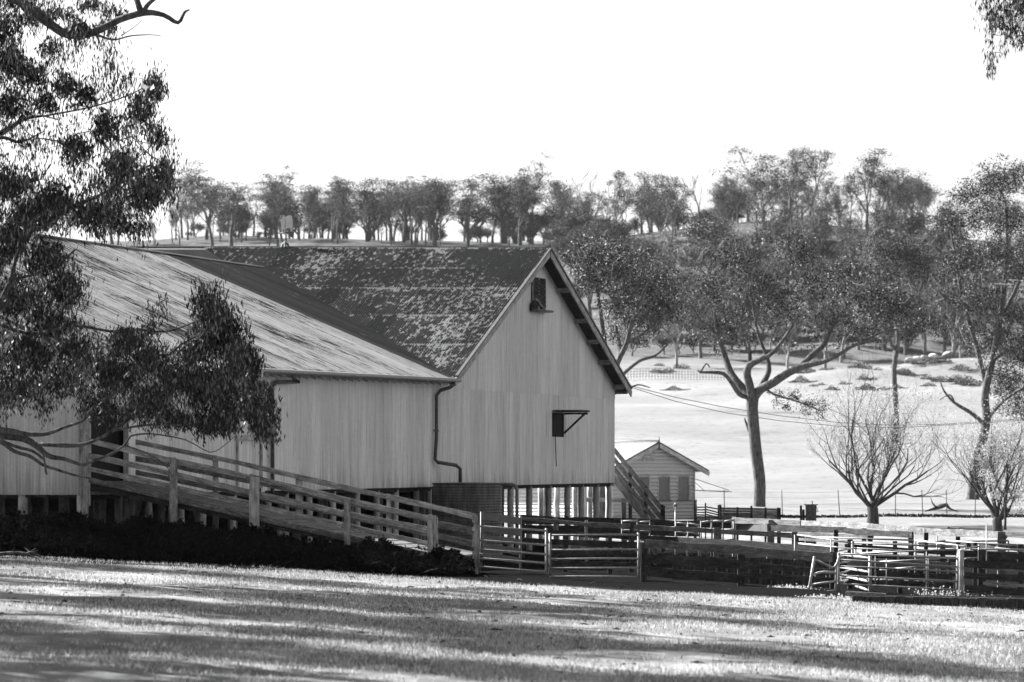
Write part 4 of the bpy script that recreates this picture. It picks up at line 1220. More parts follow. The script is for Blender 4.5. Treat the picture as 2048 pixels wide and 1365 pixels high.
def traced_tree(name, label, cat, Y0, base, branches, regions, leaf='leaf', bark='bark', seed=1, twig_r=.012, group=None, masses=None, mden=1300, mleaf=(.12, .055, .3)):
    """branches: lists of (px, py, dY, r_px); regions: dicts of outline polygon, clump count, sizes"""
    r = np.random.default_rng(seed); sc = Y0 / F
    t = thing(name, label, cat, base, group)
    mb = MB(); nodes = []; nrad = []
    for br in branches:
        pts = [P(x, y, Y0 + d) for x, y, d, q in br]; rad = [q * sc for *_, q in br]
        pts, rad = smooth_path(pts, rad)
        mb.tube(pts, rad, 9)
        nodes += [tuple(p) for p in pts]; nrad += list(rad)
    part('trunk', mb, bark, t, True, origin=base)
    cents = []; allL = []
    mt = MB()
    if masses:
        N = np.array(nodes)
        for (mx_, my_, rx_, ry_) in masses:
            d = r.normal() * 1.6 * sc * 50
            c = P(mx_, my_, Y0 + d); a_ = rx_ * sc; b_ = ry_ * sc
            m = int(mden * a_ * b_ * (a_ + b_))
            q = r.normal(size=(m, 3)); q /= np.linalg.norm(q, axis=1)[:, None]
            q *= (r.uniform(0, 1, m) ** (1 / 2.6))[:, None]
            lump = 1 + .22 * np.sin(q[:, 0] * 6 + mx_) * np.sin(q[:, 2] * 7 + my_) + .12 * np.sin(q[:, 1] * 9 + q[:, 0] * 5)
            q = q * lump[:, None] * np.array([a_, a_, b_])
            q[:, 2] -= np.abs(q[:, 0]) * .18
            q += r.normal(size=(m, 3)) * .16 * min(a_, b_)
            allL.append((q + np.array(c), mleaf[0], mleaf[1], mleaf[2]))
            for kk in range(5):
                e = Vector(np.array(c) + r.normal(size=3) * np.array([a_, a_, b_]) * .45)
                k_ = int(np.argmin(np.linalg.norm(N - np.array(e), axis=1))); a0 = Vector(N[k_]); L = (e - a0).length
                m1 = a0.lerp(e, .4) + Vector(r.normal(size=3)) * L * .09 + UP * L * .05
                pts, rad = smooth_path([a0, m1, e], [twig_r * 1.6, twig_r * 1.1, twig_r * .5], 3)
                mt.tube(pts, rad, 5, False)
                N = np.vstack([N, np.array([tuple(m1), tuple(e)])])
        nodes = [tuple(q_) for q_ in N]
    for rg in regions:
        poly = np.array(rg['poly'], float); x0, y0 = poly.min(0); x1, y1 = poly.max(0)
        n = rg['n']; got = []
        tries = 0; mind = rg.get('mind', .6) * math.sqrt((x1 - x0) * (y1 - y0) / n)
        while len(got) < n and tries < n * 60:
            tries += 1
            x = r.uniform(x0, x1); y = r.uniform(y0, y1)
            if not in_poly(np.array([x]), np.array([y]), poly)[0]: continue
            if got and min((x - a) ** 2 + (y - b) ** 2 for a, b, _ in got[-60:]) < (mind * r.uniform(.2, 1)) ** 2: continue
            got.append((x, y, r.normal() * rg['depth'] * .5 + rg.get('dY', 0)))
        cs = [P(x, y, Y0 + d) for x, y, d in got]
        # grow twigs outward from the nearest wood already there
        todo = list(range(len(cs)))
        N = np.array(nodes) if nodes else np.array([tuple(base)])
        dist = [float(np.min(np.linalg.norm(N - np.array(c), axis=1))) for c in cs]
        for i in np.argsort(dist):
            c = np.array(cs[i]); dd = np.linalg.norm(N - c, axis=1)
            dd = dd + np.where(N[:, 2] > c[2], .35 * (N[:, 2] - c[2]), 0)
            k = int(np.argmin(dd)); a = Vector(N[k]); b = cs[i]
            L = (b - a).length
            m1 = a.lerp(b, .35) + Vector(r.normal(size=3)) * L * .10 + UP * L * .08
            m2 = a.lerp(b, .7) + Vector(r.normal(size=3)) * L * .10 + UP * L * .06
            r0 = max(twig_r, min(.045, L * .014)) * rg.get('twig', 1)
            pts, rad = smooth_path([a, m1, m2, b], [r0, r0 * .8, r0 * .6, r0 * .4], 2)
            mt.tube(pts, rad, 4, False)
            N = np.vstack([N, np.array([tuple(m1), tuple(m2), tuple(b)])])
        nodes = [tuple(q) for q in N]
        # leaves
        rx, rz = rg['cr'], rg.get('crz', rg['cr']); per = rg['per']
        for c in cs:
            s_ = r.uniform(.55, 1.25); m = int(per * r.uniform(.5, 1.4))
            q = r.normal(size=(m, 3)) * .5
            q *= np.array([rx, rx * 1.0, rz]) * s_
            if rg.get('dome', 0): q[:, 2] -= rg['dome'] * (q[:, 0] ** 2 + q[:, 1] ** 2) / rx
            allL.append((q + np.array(c), rg['leaf'], rg['lw'], rg['droop']))
    tw = part('twigs', mt, bark, t, False, origin=base); tw['kind'] = 'stuff'
    if allL:
        Vs = []; n0 = 0; Qs = []
        groups = {}
        for q, a, b, d in allL: groups.setdefault((a, b, d), []).append(q)
        for (a, b, d), lst in groups.items():
            V, Qd = leaf_quads(np.vstack(lst), a, b, d, seed + 3)
            Vs.append(V); Qs.append(Qd + n0); n0 += len(V)
        quads_object('crown', np.vstack(Vs), np.vstack(Qs), leaf, t, origin=tuple(base))
    return t

# --- the big gum whose boughs hang into the left of the picture
E = 80.0
traced_tree('gum_tree', 'large drooping gum with boughs hanging in front of the pale wing roof', 'tree', E, GP(-330, E),
    [[(-330, 1120, 0, 48), (-320, 900, 0, 42), (-300, 600, 0, 38), (-290, 300, 0, 34), (-250, 60, 0, 28), (-200, -120, 0, 22)],
     [(-290, 300, 0, 26), (-180, 60, -.6, 22), (-60, -30, -1, 13), (20, -8, -1, 11), (68, 24, -1, 10), (105, 52, -1, 9), (137, 70, -1, 8.6), (185, 66, -1, 8), (239, 40, -1, 7), (291, 26, -1, 6.5), (328, 31, -1, 4.8), (356, 46, -1, 4), (369, 25, -1, 3), (380, 20, -1, 1)],
     [(283, 27, -1, 7), (276, 8, -1, 6), (268, -20, -1, 4)], [(287, 25, -1, 5), (297, 8, -1, 4.5), (318, -8, -1, 3)],
     [(190, 68, -1, 3), (225, 80, -1, 2), (262, 72, -1, 1.5), (300, 70, -1, 1), (322, 72, -1, .6)], [(242, 72, -1, 1), (268, 55, -1, .8), (284, 40, -1, .5)],
     [(-290, 420, 0, 22), (-140, 330, .5, 14), (-40, 290, .8, 9), (10, 262, 1, 6), (50, 238, 1, 4), (90, 232, 1, 2)],
     [(-140, 330, .5, 10), (-20, 345, .6, 7), (35, 365, .6, 5), (75, 358, .6, 3)], [(-40, 290, .8, 6), (5, 275, .5, 4), (40, 285, .5, 2.5), (90, 262, .5, 1)],
     [(-300, 620, 0, 30), (-200, 760, -.5, 22), (-110, 830, -.8, 17), (-40, 858, -1, 13), (0, 868, -1, 10.5), (30, 873, -1, 9), (49, 878, -1, 7.5), (66, 887, -1, 6.5), (82, 900, -1, 6), (92, 909, -1, 5.5), (106, 915, -1, 5), (127, 918, -1, 4.2), (147, 925, -1, 3.6), (167, 930, -1, 3.2), (183, 923, -1, 3), (211, 914, -1, 2.8), (236, 900, -1, 2.4), (248, 891, -1, 2), (262, 872, -1, 1.6)],
     [(-40, 858, -1, 8), (15, 862, -1.3, 6), (58, 869, -1.3, 5), (95, 868, -1.3, 4), (129, 855, -1.3, 3.2), (164, 843, -1.3, 2.4), (180, 826, -1.3, 1.5)],
     [(66, 887, -1, 5), (100, 890, -1.2, 4.5), (140, 892, -1.2, 4.5), (168, 889, -1.2, 3.8), (195, 879, -1.2, 3.2), (225, 862, -1.2, 3), (290, 815, -1, 3), (350, 760, -1, 2.8), (395, 700, -1, 2.4), (420, 640, -1, 1.8), (425, 580, -1, 1)],
     [(-60, 872, -.6, 6), (0, 884, -.6, 4.5), (28, 903, -.6, 4), (60, 913, -.6, 3.8), (85, 930, -.6, 3.2), (117, 941, -.6, 2.8), (150, 951, -.6, 2.4), (180, 957, -.6, 1.4)],
     [(-20, 872, -.4, 4), (30, 893, -.4, 3.4), (66, 903, -.4, 3), (90, 922, -.4, 2.4)],
     [(86, 908, -1, 2.4), (90, 930, -1, 2), (92, 946, -1, 2.6), (95, 950, -1, 1)],
     [(248, 891, -1, 1.6), (290, 905, -1, 1.3), (330, 930, -1, 1), (345, 955, -1, .6)], [(262, 872, -1, 2), (300, 868, -1, 1.6), (370, 880, -1, 1.2), (420, 905, -1, .9), (450, 890, -1, .7), (470, 872, -1, .5)],
     [(225, 862, -1.2, 2.4), (300, 850, -1.2, 2.2), (400, 850, -1.2, 2), (500, 840, -1, 1.2)],
     [(-20, 640, -.5, 4), (60, 668, -.6, 3.5), (150, 652, -.8, 3), (219, 663, -.8, 2.6), (280, 660, -.8, 2.4), (335, 663, -.8, 1.8), (400, 640, -.8, 1.4)],
     [(335, 713, -1, 1.6), (362, 690, -1, 2), (393, 672, -1, 2), (430, 650, -1, 1.4)],
     [(-200, 760, -.5, 12), (-80, 690, -.5, 8), (-20, 640, -.5, 6), (20, 560, -.3, 4), (40, 480, -.3, 3)],
     [(20, 560, -.3, 3), (100, 540, 0, 2.5), (150, 500, 0, 2)], [(40, 480, -.3, 3), (120, 430, 0, 2.6), (220, 380, 0, 2.2), (300, 330, 0, 1.6)],
     [(90, 232, 1, 2), (180, 215, .6, 1.8), (260, 190, .5, 1.4), (310, 160, .5, .9)]],
    [dict(poly=[(-120, -60), (60, -60), (270, -30), (268, 10), (215, 40), (238, 95), (225, 130), (200, 100), (150, 110), (100, 80), (0, 60), (-120, 100)], n=110, depth=1.6, cr=.24, crz=.3, per=36, leaf=.125, lw=.024, droop=.72, dY=-.6),
     dict(poly=[(-120, 60), (60, 90), (130, 110), (150, 150), (190, 120), (245, 115), (240, 140), (262, 155), (300, 122), (330, 160), (325, 200), (295, 215), (330, 235), (318, 262), (340, 285), (352, 330), (345, 395), (318, 385), (300, 420), (240, 400), (150, 330), (60, 300), (-120, 300)], n=260, depth=2.4, cr=.2, crz=.28, per=30, leaf=.125, lw=.024, droop=.74),
     dict(poly=[(-120, 330), (60, 330), (150, 350), (240, 330), (340, 330), (352, 400), (325, 412), (300, 420), (305, 465), (262, 480), (225, 480), (160, 485), (60, 460), (-120, 480)], n=210, depth=2.4, cr=.22, crz=.28, per=44, leaf=.125, lw=.026, droop=.7),
     dict(poly=[(-120, 470), (60, 460), (130, 500), (165, 555), (175, 600), (150, 650), (170, 690), (150, 760), (160, 810), (100, 830), (60, 815), (-120, 850)], n=240, depth=2.2, cr=.22, crz=.28, per=46, leaf=.125, lw=.026, droop=.68),
     dict(poly=[(140, 720), (180, 680), (205, 690), (240, 655), (290, 635), (300, 600), (325, 605), (330, 640), (310, 660), (350, 700), (380, 680), (400, 720), (400, 780), (385, 850), (320, 870), (250, 848), (180, 845), (150, 800)], n=170, depth=1.8, cr=.2, crz=.24, per=42, leaf=.12, lw=.026, droop=.62, dY=-.8),
     dict(poly=[(392, 580), (412, 572), (436, 580), (446, 604), (466, 630), (498, 645), (505, 680), (520, 720), (528, 770), (550, 820), (552, 860), (535, 880), (500, 862), (455, 855), (405, 880), (385, 840), (375, 780), (372, 700), (385, 640), (380, 590)], n=150, depth=1.7, cr=.18, crz=.26, per=40, leaf=.13, lw=.028, droop=.72, dY=-.8)],
    seed=11, twig_r=.007, mden=10500, mleaf=(.145, .034, .6),
    masses=[(412, 612, 26, 34), (446, 668, 40, 42), (488, 724, 36, 40), (512, 800, 40, 44), (535, 846, 24, 34), (425, 775, 48, 46), (430, 845, 50, 26), (522, 852, 24, 26), (395, 700, 22, 30), (250, 690, 42, 26), (296, 720, 34, 28), (228, 755, 42, 34), (300, 800, 42, 32), (350, 838, 42, 20), (200, 815, 36, 24), (350, 760, 30, 30),
            (308, 180, 26, 30), (278, 222, 28, 34), (316, 270, 22, 30), (328, 350, 20, 36), (290, 385, 34, 36), (130, 170, 30, 24), (90, 205, 26, 24), (172, 190, 28, 30), (212, 255, 32, 34), (152, 300, 34, 30), (235, 330, 34, 28), (60, 150, 32, 30), (18, 118, 34, 36), (8, 60, 32, 30), (120, 26, 34, 14), (60, 28, 34, 22), (160, 60, 30, 20), (215, 55, 24, 16), (30, -4, 36, 22), (180, 8, 26, 14), (100, 95, 26, 20), (226, 22, 28, 12), (20, 210, 30, 30),
            (110, 400, 44, 28), (180, 425, 42, 28), (245, 448, 34, 20), (60, 430, 42, 32), (18, 480, 42, 38), (90, 515, 42, 36), (130, 575, 32, 36), (100, 645, 38, 32), (28, 595, 42, 40), (62, 700, 48, 38), (120, 755, 40, 32), (18, 775, 42, 36), (20, 370, 34, 26), (135, 700, 26, 28)])

# --- tall gum standing alone right of the cottage
traced_tree('gum_tree', 'tall forked gum right of the cottage with a wide spreading crown', 'tree', 225., GP(1518, 225),
    [[(1518, 1022, 0, 14), (1519, 1000, 0, 12), (1519, 960, 0, 12), (1512, 905, 0, 12), (1507, 850, 0, 11.5), (1504, 815, 0, 12), (1506, 790, 0, 13)],
     [(1503, 800, 0, 9), (1490, 782, .3, 9), (1474, 764, .5, 8), (1461, 744, .8, 7), (1451, 716, 1, 6), (1437, 670, 1, 4.5), (1430, 625, 1, 3), (1440, 570, 1, 2)],
     [(1505, 800, 0, 9), (1499, 770, -.5, 8.5), (1494, 748, -.6, 8), (1500, 731, -.8, 7), (1524, 718, -1, 5.5), (1545, 706, -1.2, 4), (1580, 660, -1.5, 3), (1600, 610, -1.5, 2)],
     [(1497, 745, -.6, 5), (1500, 715, -.4, 4), (1497, 690, -.3, 3), (1491, 674, 0, 1.5)],
     [(1508, 795, 0, 10), (1522, 778, -.4, 9.5), (1546, 766, -.8, 8.5), (1570, 750, -1, 8), (1605, 733, -1.4, 7), (1649, 723, -2, 5), (1680, 708, -2.4, 4), (1712, 690, -2.6, 3), (1760, 680, -2.6, 2)],
     [(1512, 790, .3, 7), (1526, 768, .6, 6), (1537, 742, 1, 6), (1534, 715, 1.2, 4), (1520, 680, 1.4, 3), (1510, 640, 1.4, 2), (1500, 580, 1.6, 1.5)],
     [(1603, 733, -1.4, 6), (1625, 710, -1, 6), (1648, 690, -.6, 5), (1662, 660, -.3, 4), (1690, 615, 0, 3), (1730, 570, .3, 2)],
     [(1495, 795, 0, 5), (1478, 788, -.3, 5), (1462, 765, -.6, 4), (1447, 748, -.9, 4), (1420, 745, -1.2, 3), (1401, 745, -1.4, 2.4), (1396, 740, -1.4, 1)],
     [(1401, 745, -1.4, 2), (1412, 728, -1.2, 1.6), (1420, 735, -1.2, 1)],
     [(1499, 862, .2, 4), (1492, 846, .3, 2.4), (1489, 836, .3, .8)],
     [(1529, 776, -.5, 3), (1550, 790, -1, 2), (1600, 805, -1.4, 1.6), (1640, 822, -1.6, 1)],
     [(1437, 670, 1, 3), (1400, 640, 1, 2.4), (1375, 600, 1, 1.6)], [(1712, 690, -2.6, 2.2), (1780, 660, -2, 2), (1850, 660, -2, 1.2)]],
    [dict(poly=[(1362, 560), (1395, 520), (1450, 480), (1490, 470), (1530, 500), (1525, 560), (1560, 600), (1540, 650), (1500, 640), (1450, 650), (1400, 640), (1365, 620)], n=44, depth=5, cr=.55, crz=.35, per=75, leaf=.13, lw=.055, droop=.3),
     dict(poly=[(1530, 480), (1575, 462), (1610, 490), (1660, 520), (1700, 510), (1745, 530), (1790, 545), (1820, 590), (1850, 630), (1890, 645), (1895, 672), (1850, 668), (1800, 640), (1755, 640), (1700, 650), (1640, 640), (1580, 640), (1545, 590)], n=60, depth=5, cr=.55, crz=.35, per=75, leaf=.15, lw=.07, droop=.3),
     dict(poly=[(1370, 640), (1450, 650), (1540, 650), (1600, 640), (1700, 650), (1800, 650), (1830, 690), (1740, 700), (1660, 690), (1600, 700), (1560, 690), (1480, 700), (1400, 715), (1370, 680)], n=40, depth=4, cr=.5, crz=.3, per=60, leaf=.15, lw=.065, droop=.35),
     dict(poly=[(1535, 785), (1570, 780), (1640, 800), (1665, 820), (1650, 838), (1590, 825), (1545, 805)], n=26, depth=1.5, cr=.35, crz=.25, per=45, leaf=.13, lw=.05, droop=.4, dY=-1)],
    leaf='leaf_mid', bark='bark', seed=21, twig_r=.02,
    masses=[(1470, 515, 50, 36), (1407, 458, 40, 22), (1515, 565, 42, 27), (1592, 500, 44, 38), (1690, 545, 48, 30), (1628, 565, 40, 27), (1790, 610, 52, 42), (1868, 648, 36, 22), (1740, 590, 36, 24), (1420, 575, 42, 30), (1378, 622, 28, 22), (1562, 612, 40, 24), (1662, 628, 42, 22), (1475, 628, 30, 20), (1722, 655, 36, 16), (1350, 560, 24, 20), (1598, 600, 26, 16)])

# --- dense dark tree behind the gable
traced_tree('gum_tree', 'dense dark gum rising directly behind the woolshed gable', 'tree', 192., GP(1205, 192),
    [[(1205, 1050, 0, 14), (1208, 950, 0, 12), (1212, 850, 0, 11), (1218, 780, 0, 9)],
     [(1218, 780, 0, 8), (1235, 725, -.3, 6), (1252, 690, -.5, 5), (1262, 650, -.5, 4), (1280, 600, -.5, 3), (1300, 560, -.5, 2)],
     [(1218, 780, 0, 7), (1210, 700, .5, 6), (1200, 620, .6, 4), (1190, 550, .8, 3)], [(1218, 780, 0, 5), (1250, 745, -.6, 4), (1280, 722, -.9, 3), (1310, 712, -1, 2.4), (1335, 690, -1.2, 1.4)],
     [(1235, 725, -.3, 3), (1240, 690, .2, 3), (1232, 650, .2, 2.4), (1240, 600, .3, 1.6)], [(1218, 790, 0, 3), (1250, 782, -1, 2.4), (1275, 770, -1, 1.6), (1300, 776, -1, 1)],
     [(1250, 690, -.5, 3), (1285, 668, -.5, 2.4), (1320, 640, -.5, 1.8), (1350, 620, -.5, 1)]],
    [dict(poly=[(1120, 510), (1150, 480), (1180, 466), (1235, 470), (1270, 485), (1305, 500), (1335, 545), (1368, 600), (1365, 630), (1320, 650), (1290, 630), (1240, 640), (1200, 620), (1160, 580)], n=60, depth=3.4, cr=.45, crz=.3, per=90, leaf=.12, lw=.055, droop=.3),
     dict(poly=[(1200, 640), (1240, 640), (1300, 640), (1320, 670), (1290, 690), (1250, 700), (1215, 680)], n=30, depth=2, cr=.35, crz=.25, per=50, leaf=.12, lw=.05, droop=.3)],
    leaf='leaf', bark='bark', seed=31, twig_r=.014, mden=1900, mleaf=(.11, .05, .3),
    masses=[(1215, 520, 60, 38), (1270, 562, 52, 36), (1320, 612, 46, 34), (1165, 502, 32, 26), (1240, 612, 46, 28), (1290, 645, 40, 22), (1180, 560, 34, 30), (1332, 562, 32, 26)])

# --- the big gums at the right edge
traced_tree('gum_tree', 'huge leafy gum filling the right edge of the picture', 'tree', 250., GP(1944, 250),
    [[(1944, 1012, 0, 16), (1946, 985, 0, 13), (1950, 940, 0, 11), (1962, 890, 0, 10), (1973, 840, 0, 9), (1970, 790, 0, 8), (1985, 720, 0, 7), (2000, 640, 0, 6), (2010, 560, 0, 5), (2015, 480, 0, 4), (2010, 400, 0, 2.5)],
     [(1969, 848, 0, 4.5), (1940, 825, -.6, 4), (1909, 806, -1, 3), (1888, 782, -1.2, 2), (1880, 760, -1.2, 1)], [(1973, 780, 0, 5), (1955, 700, .6, 5), (1930, 620, 1, 4), (1915, 540, 1, 3), (1900, 450, 1, 2)],
     [(2000, 640, 0, 5), (2040, 560, .5, 4), (2070, 450, .5, 3)], [(1985, 720, 0, 5), (2040, 680, -1, 4), (2100, 620, -1, 3)], [(1973, 840, 0, 4), (2010, 800, -1, 3), (2060, 770, -1, 2)],
     [(1909, 806, -1, 2), (1900, 790, -1, 1.5), (1880, 800, -1, 1)]],
    [dict(poly=[(1862, 455), (1875, 410), (1905, 385), (1935, 345), (1965, 312), (2010, 305), (2048, 318), (2110, 330), (2110, 470), (2040, 480), (1990, 470), (1930, 480), (1890, 490)], n=64, depth=5, cr=.6, crz=.4, per=75, leaf=.16, lw=.07, droop=.35),
     dict(poly=[(1880, 500), (1930, 480), (1990, 470), (2110, 470), (2110, 640), (2000, 640), (1930, 620), (1900, 600), (1870, 560)], n=74, depth=6, cr=.6, crz=.4, per=75, leaf=.16, lw=.07, droop=.35),
     dict(poly=[(1890, 610), (1960, 630), (2110, 640), (2110, 860), (2060, 860), (2020, 820), (1985, 830), (1975, 780), (1950, 720), (1900, 690)], n=70, depth=6, cr=.6, crz=.4, per=70, leaf=.16, lw=.07, droop=.35)],
    leaf='leaf_mid', bark='bark', seed=41, twig_r=.022, mden=1100, mleaf=(.14, .06, .3),
    masses=[(1990, 362, 46, 30), (2040, 348, 38, 28), (1932, 392, 36, 26), (1967, 436, 44, 26), (2032, 442, 42, 32), (1897, 440, 30, 24), (1925, 520, 42, 27), (1987, 505, 36, 26), (2042, 530, 42, 32), (1902, 590, 34, 25), (1962, 600, 42, 30), (2022, 622, 42, 30), (1990, 682, 40, 30), (2042, 702, 42, 36), (1950, 655, 30, 20), (2012, 762, 42, 30), (2046, 810, 36, 28)])
traced_tree('gum_tree', 'round-crowned bright gum left of the huge edge gum, partway up the slope', 'tree', 330., GP(1790, 330),
    [[(1790, 905, 0, 7), (1792, 820, 0, 6), (1788, 740, 0, 5), (1796, 680, 0, 4.5), (1790, 620, 0, 4), (1800, 560, 0, 3)], [(1790, 700, 0, 3), (1760, 640, 0, 3), (1745, 560, 0, 2)], [(1796, 680, 0, 3), (1830, 620, 0, 2.6), (1845, 560, 0, 2)]],
    [dict(poly=[(1722, 500), (1745, 475), (1780, 462), (1820, 472), (1848, 500), (1855, 545), (1840, 575), (1800, 560), (1760, 580), (1725, 560)], n=30, depth=4, cr=.8, crz=.5, per=80, leaf=.2, lw=.09, droop=.3)],
    leaf='leaf_mid', bark='bark', seed=51, twig_r=.025, mden=700, mleaf=(.17, .08, .3),
    masses=[(1802, 500, 52, 30), (1768, 542, 36, 22), (1836, 540, 32, 25), (1760, 500, 26, 18)])
# overhanging spray at the top right
traced_tree('gum_tree', 'gum overhanging the top right corner with a drooping leafy spray', 'tree', 72., GP(2500, 72),
    [[(2500, 1290, 0, 50), (2490, 800, 0, 42), (2470, 300, 0, 34), (2440, -100, 0, 24)], [(2460, 200, 0, 20), (2300, 0, 0, 14), (2180, -90, 0, 8), (2080, -70, 0, 4), (2030, -20, 0, 2.4), (1995, 20, 0, 1.6), (1990, 70, 0, .8)],
     [(2080, -70, 0, 3), (2070, 0, .2, 2), (2040, 50, .2, 1)], [(2080, -70, 0, 3), (2000, -60, 0, 2), (1965, -20, 0, 1)]],
    [dict(poly=[(1955, -60), (2110, -60), (2110, 110), (2050, 100), (2040, 60), (2012, 80), (2008, 120), (1992, 146), (1978, 150), (1985, 95), (1965, 40), (1955, 10)], n=60, depth=.8, cr=.14, crz=.2, per=24, leaf=.11, lw=.022, droop=.75)],
    seed=61, twig_r=.006, mden=9000, mleaf=(.11, .024, .7),
    masses=[(2000, 35, 30, 34), (2040, 10, 34, 40), (1982, 115, 13, 30), (2040, 78, 18, 26), (1970, 5, 18, 20), (2020, 60, 20, 24)])

# --- vase-shaped nearly bare trees
def bare_tree(label, px, Y, H, spread, seed, stems=9, leaves=3500, name='bare_tree', leafmat='leaf_pale', gap=0, leaf_lo=.3, leaf_hi=1.0, cl=None):
    r = random.Random(seed); base = GP(px, Y, -.05); mb = MB(); mtw = MB(); tips = []
    t = thing(name, label, 'tree', base)
    mb.tube([base + Vector((0, 0, -.3)), base, base + Vector((.03, 0, H * .06)), base + Vector((0, 0, H * .12)), base + Vector((0, 0, H * .17))], [H * .052, H * .042, H * .036, H * .034, H * .006], 10)
    def grow(p, d, L, rad, lvl):
        n = 5; pts = [p]; q = p.copy(); dd = d.copy()
        for i in range(n):
            dd = (dd + Vector((r.gauss(0, .19), r.gauss(0, .19), r.gauss(0, .13) + (.13 if lvl < 3 else .03)))).normalized()
            q = q + dd * L / n; pts.append(q.copy())
        rads = [rad * (1 - .62 * i / n) for i in range(n + 1)]
        (mb if lvl < 2 else mtw).tube(pts, rads, 7 if lvl < 2 else 4, False)
        if lvl >= 4: tips.extend(pts[2:]); return
        k = {0: 4, 1: 4, 2: 4, 3: 4}[lvl]
        for j in range(k):
            i = min(n, max(1, int(round(n * (.15 + .85 * (j + 1) / k)))))
            side = Vector((r.gauss(0, 1), r.gauss(0, 1), r.uniform(-.4, .5))).normalized()
            nd = (dd * 1.0 + side * r.uniform(.45, 1.0)).normalized()
            grow(pts[i], nd, L * r.uniform(.48, .74), rads[i] * .62, lvl + 1)
        if lvl >= 2: tips.extend(pts[3:])
    top = base + Vector((0, 0, H * .12))
    for k in range(stems):
        a = 2 * math.pi * (k + r.uniform(-.2, .2)) / stems
        tilt = r.uniform(.1, .8) if k % 2 else r.uniform(.6, 1.25)
        d = Vector((math.cos(a) * spread * tilt, math.sin(a) * spread * tilt, 1)).normalized()
        grow(top + Vector((0, 0, r.uniform(-.05, .1) * H * .5)), d, H * r.uniform(.32, .56), H * r.uniform(.008, .014), 0)
    part('trunk', mb, 'bark_dark', t, True, origin=base)
    tw = part('twigs', mtw, 'bark_dark', t, False, origin=base); tw['kind'] = 'stuff'
    T = np.array([tuple(x) for x in tips]); rr = np.random.default_rng(seed)
    hz_ = (T[:, 2] - base.z) / H
    keep = (hz_ > leaf_lo) & (hz_ < leaf_hi)
    if cl is not None: keep &= (T[:, 0] > base.x + cl)
    T = T[keep]
    if len(T):
        Pn = T[rr.integers(0, len(T), leaves)] + rr.normal(size=(leaves, 3)) * .10
        V, Q_ = leaf_quads(Pn, .085, .045, .3, seed); quads_object('leaves', V, Q_, leafmat, t, origin=tuple(base))
    return t
bare_tree('vase-shaped nearly bare tree with scattered pale leaves behind the yards', 1745, 190., 6.7, 1.75, 6, 15, 4800, leaf_lo=.2, leaf_hi=.9)
bare_tree('half-leafed small tree at the right edge of the yards', 1994, 178., 5.6, 1.7, 9, 13, 2600, leaf_lo=.2)
traced_tree('shrub', 'pale leafy bush tangled in the small tree at the right edge', 'shrub', 177., GP(2010, 177), [[(2010, 1060, 0, 3), (2012, 1000, 0, 2), (2015, 930, 0, 1.5)]],
    [dict(poly=[(1945, 925), (1965, 885), (2000, 865), (2048, 870), (2100, 880), (2100, 1010), (2040, 1030), (2010, 990), (1985, 1000), (1960, 960)], n=60, depth=1.8, cr=.3, crz=.25, per=75, leaf=.09, lw=.05, droop=.3)],
    leaf='leaf_pale', bark='bark_dark', seed=71, twig_r=.009)

# --- ridge and hillside trees: a handful of kinds, copied
def gen_tree(seed, H, spread, clumps, per, cr, leaf=.26, lw=.13, flat=.45, lean=0., dead=False, fork=.3, rt=.022, low=.12):
    r = random.Random(seed); mb = MB(); tips = []
    def grow(p, d, L, rad, lvl):
        n = 4; pts = [p]; q = p.copy(); dd = d.copy()
        for i in range(n):
            wv = .05 if lvl == 0 else .16
            dd = (dd + Vector((r.gauss(0, wv), r.gauss(0, wv), r.gauss(0, .06) + (.12 if lvl < 3 else 0)))).normalized()
            q = q + dd * L / n; pts.append(q.copy())
        rads = [max(.035, rad * (1 - .42 * i / n)) for i in range(n + 1)]
        mb.tube(pts, rads, 7 if lvl == 0 else 5, False)
        if lvl >= 3: tips.append(q); return
        if lvl >= 2: tips.append(pts[2] + Vector((0, 0, .1)))
        k = 3 if lvl else 4
        for j in range(k):
            side = Vector((r.gauss(0, 1), r.gauss(0, 1), r.uniform(-.1, .5))).normalized()
            nd = (dd + side * r.uniform(.5, 1.0) * spread).normalized()
            i = n if j < 2 else r.choice((2, 3))
            grow(pts[i], nd, L * r.uniform(.55, .85), rads[i] * .7, lvl + 1)
    d0 = Vector((lean, 0, 1)).normalized()
    grow(Vector((0, 0, -.2)), d0, H * fork + .2, H * rt, 0)
    zmax = max(t.z for t in tips)
    k = H * .96 / zmax
    for i, v in enumerate(mb.v): mb.v[i] = (v[0] * k, v[1] * k, v[2] * k)
    tips = [t * k for t in tips]
    tr = mb.mesh('trunk', True); tr.materials.append(M['bark_far'])
    me = None
    if not dead:
        rr = np.random.default_rng(seed)
        r.shuffle(tips); tips.sort(key=lambda t: -t.z + r.gauss(0, H * low)); sel = tips[:clumps]
        L = []
        for t in sel:
            m = int(per * r.uniform(.5, 1.3)); s_ = r.uniform(.6, 1.25)
            q = rr.normal(size=(m, 3)) * .5 * np.array([cr, cr, cr * flat]) * s_
            q[:, 2] -= .25 * (q[:, 0] ** 2 + q[:, 1] ** 2) / cr
            L.append(q + np.array(t))
        V, Q_ = leaf_quads(np.vstack(L), leaf, lw, .25, seed)
        me = bpy.data.meshes.new('crown')
        me.from_pydata([tuple(v) for v in V], [], [tuple(int(i) for i in q) for q in Q_]); me.update()
        me.materials.append(M['leaf_far'])
    return tr, me, H
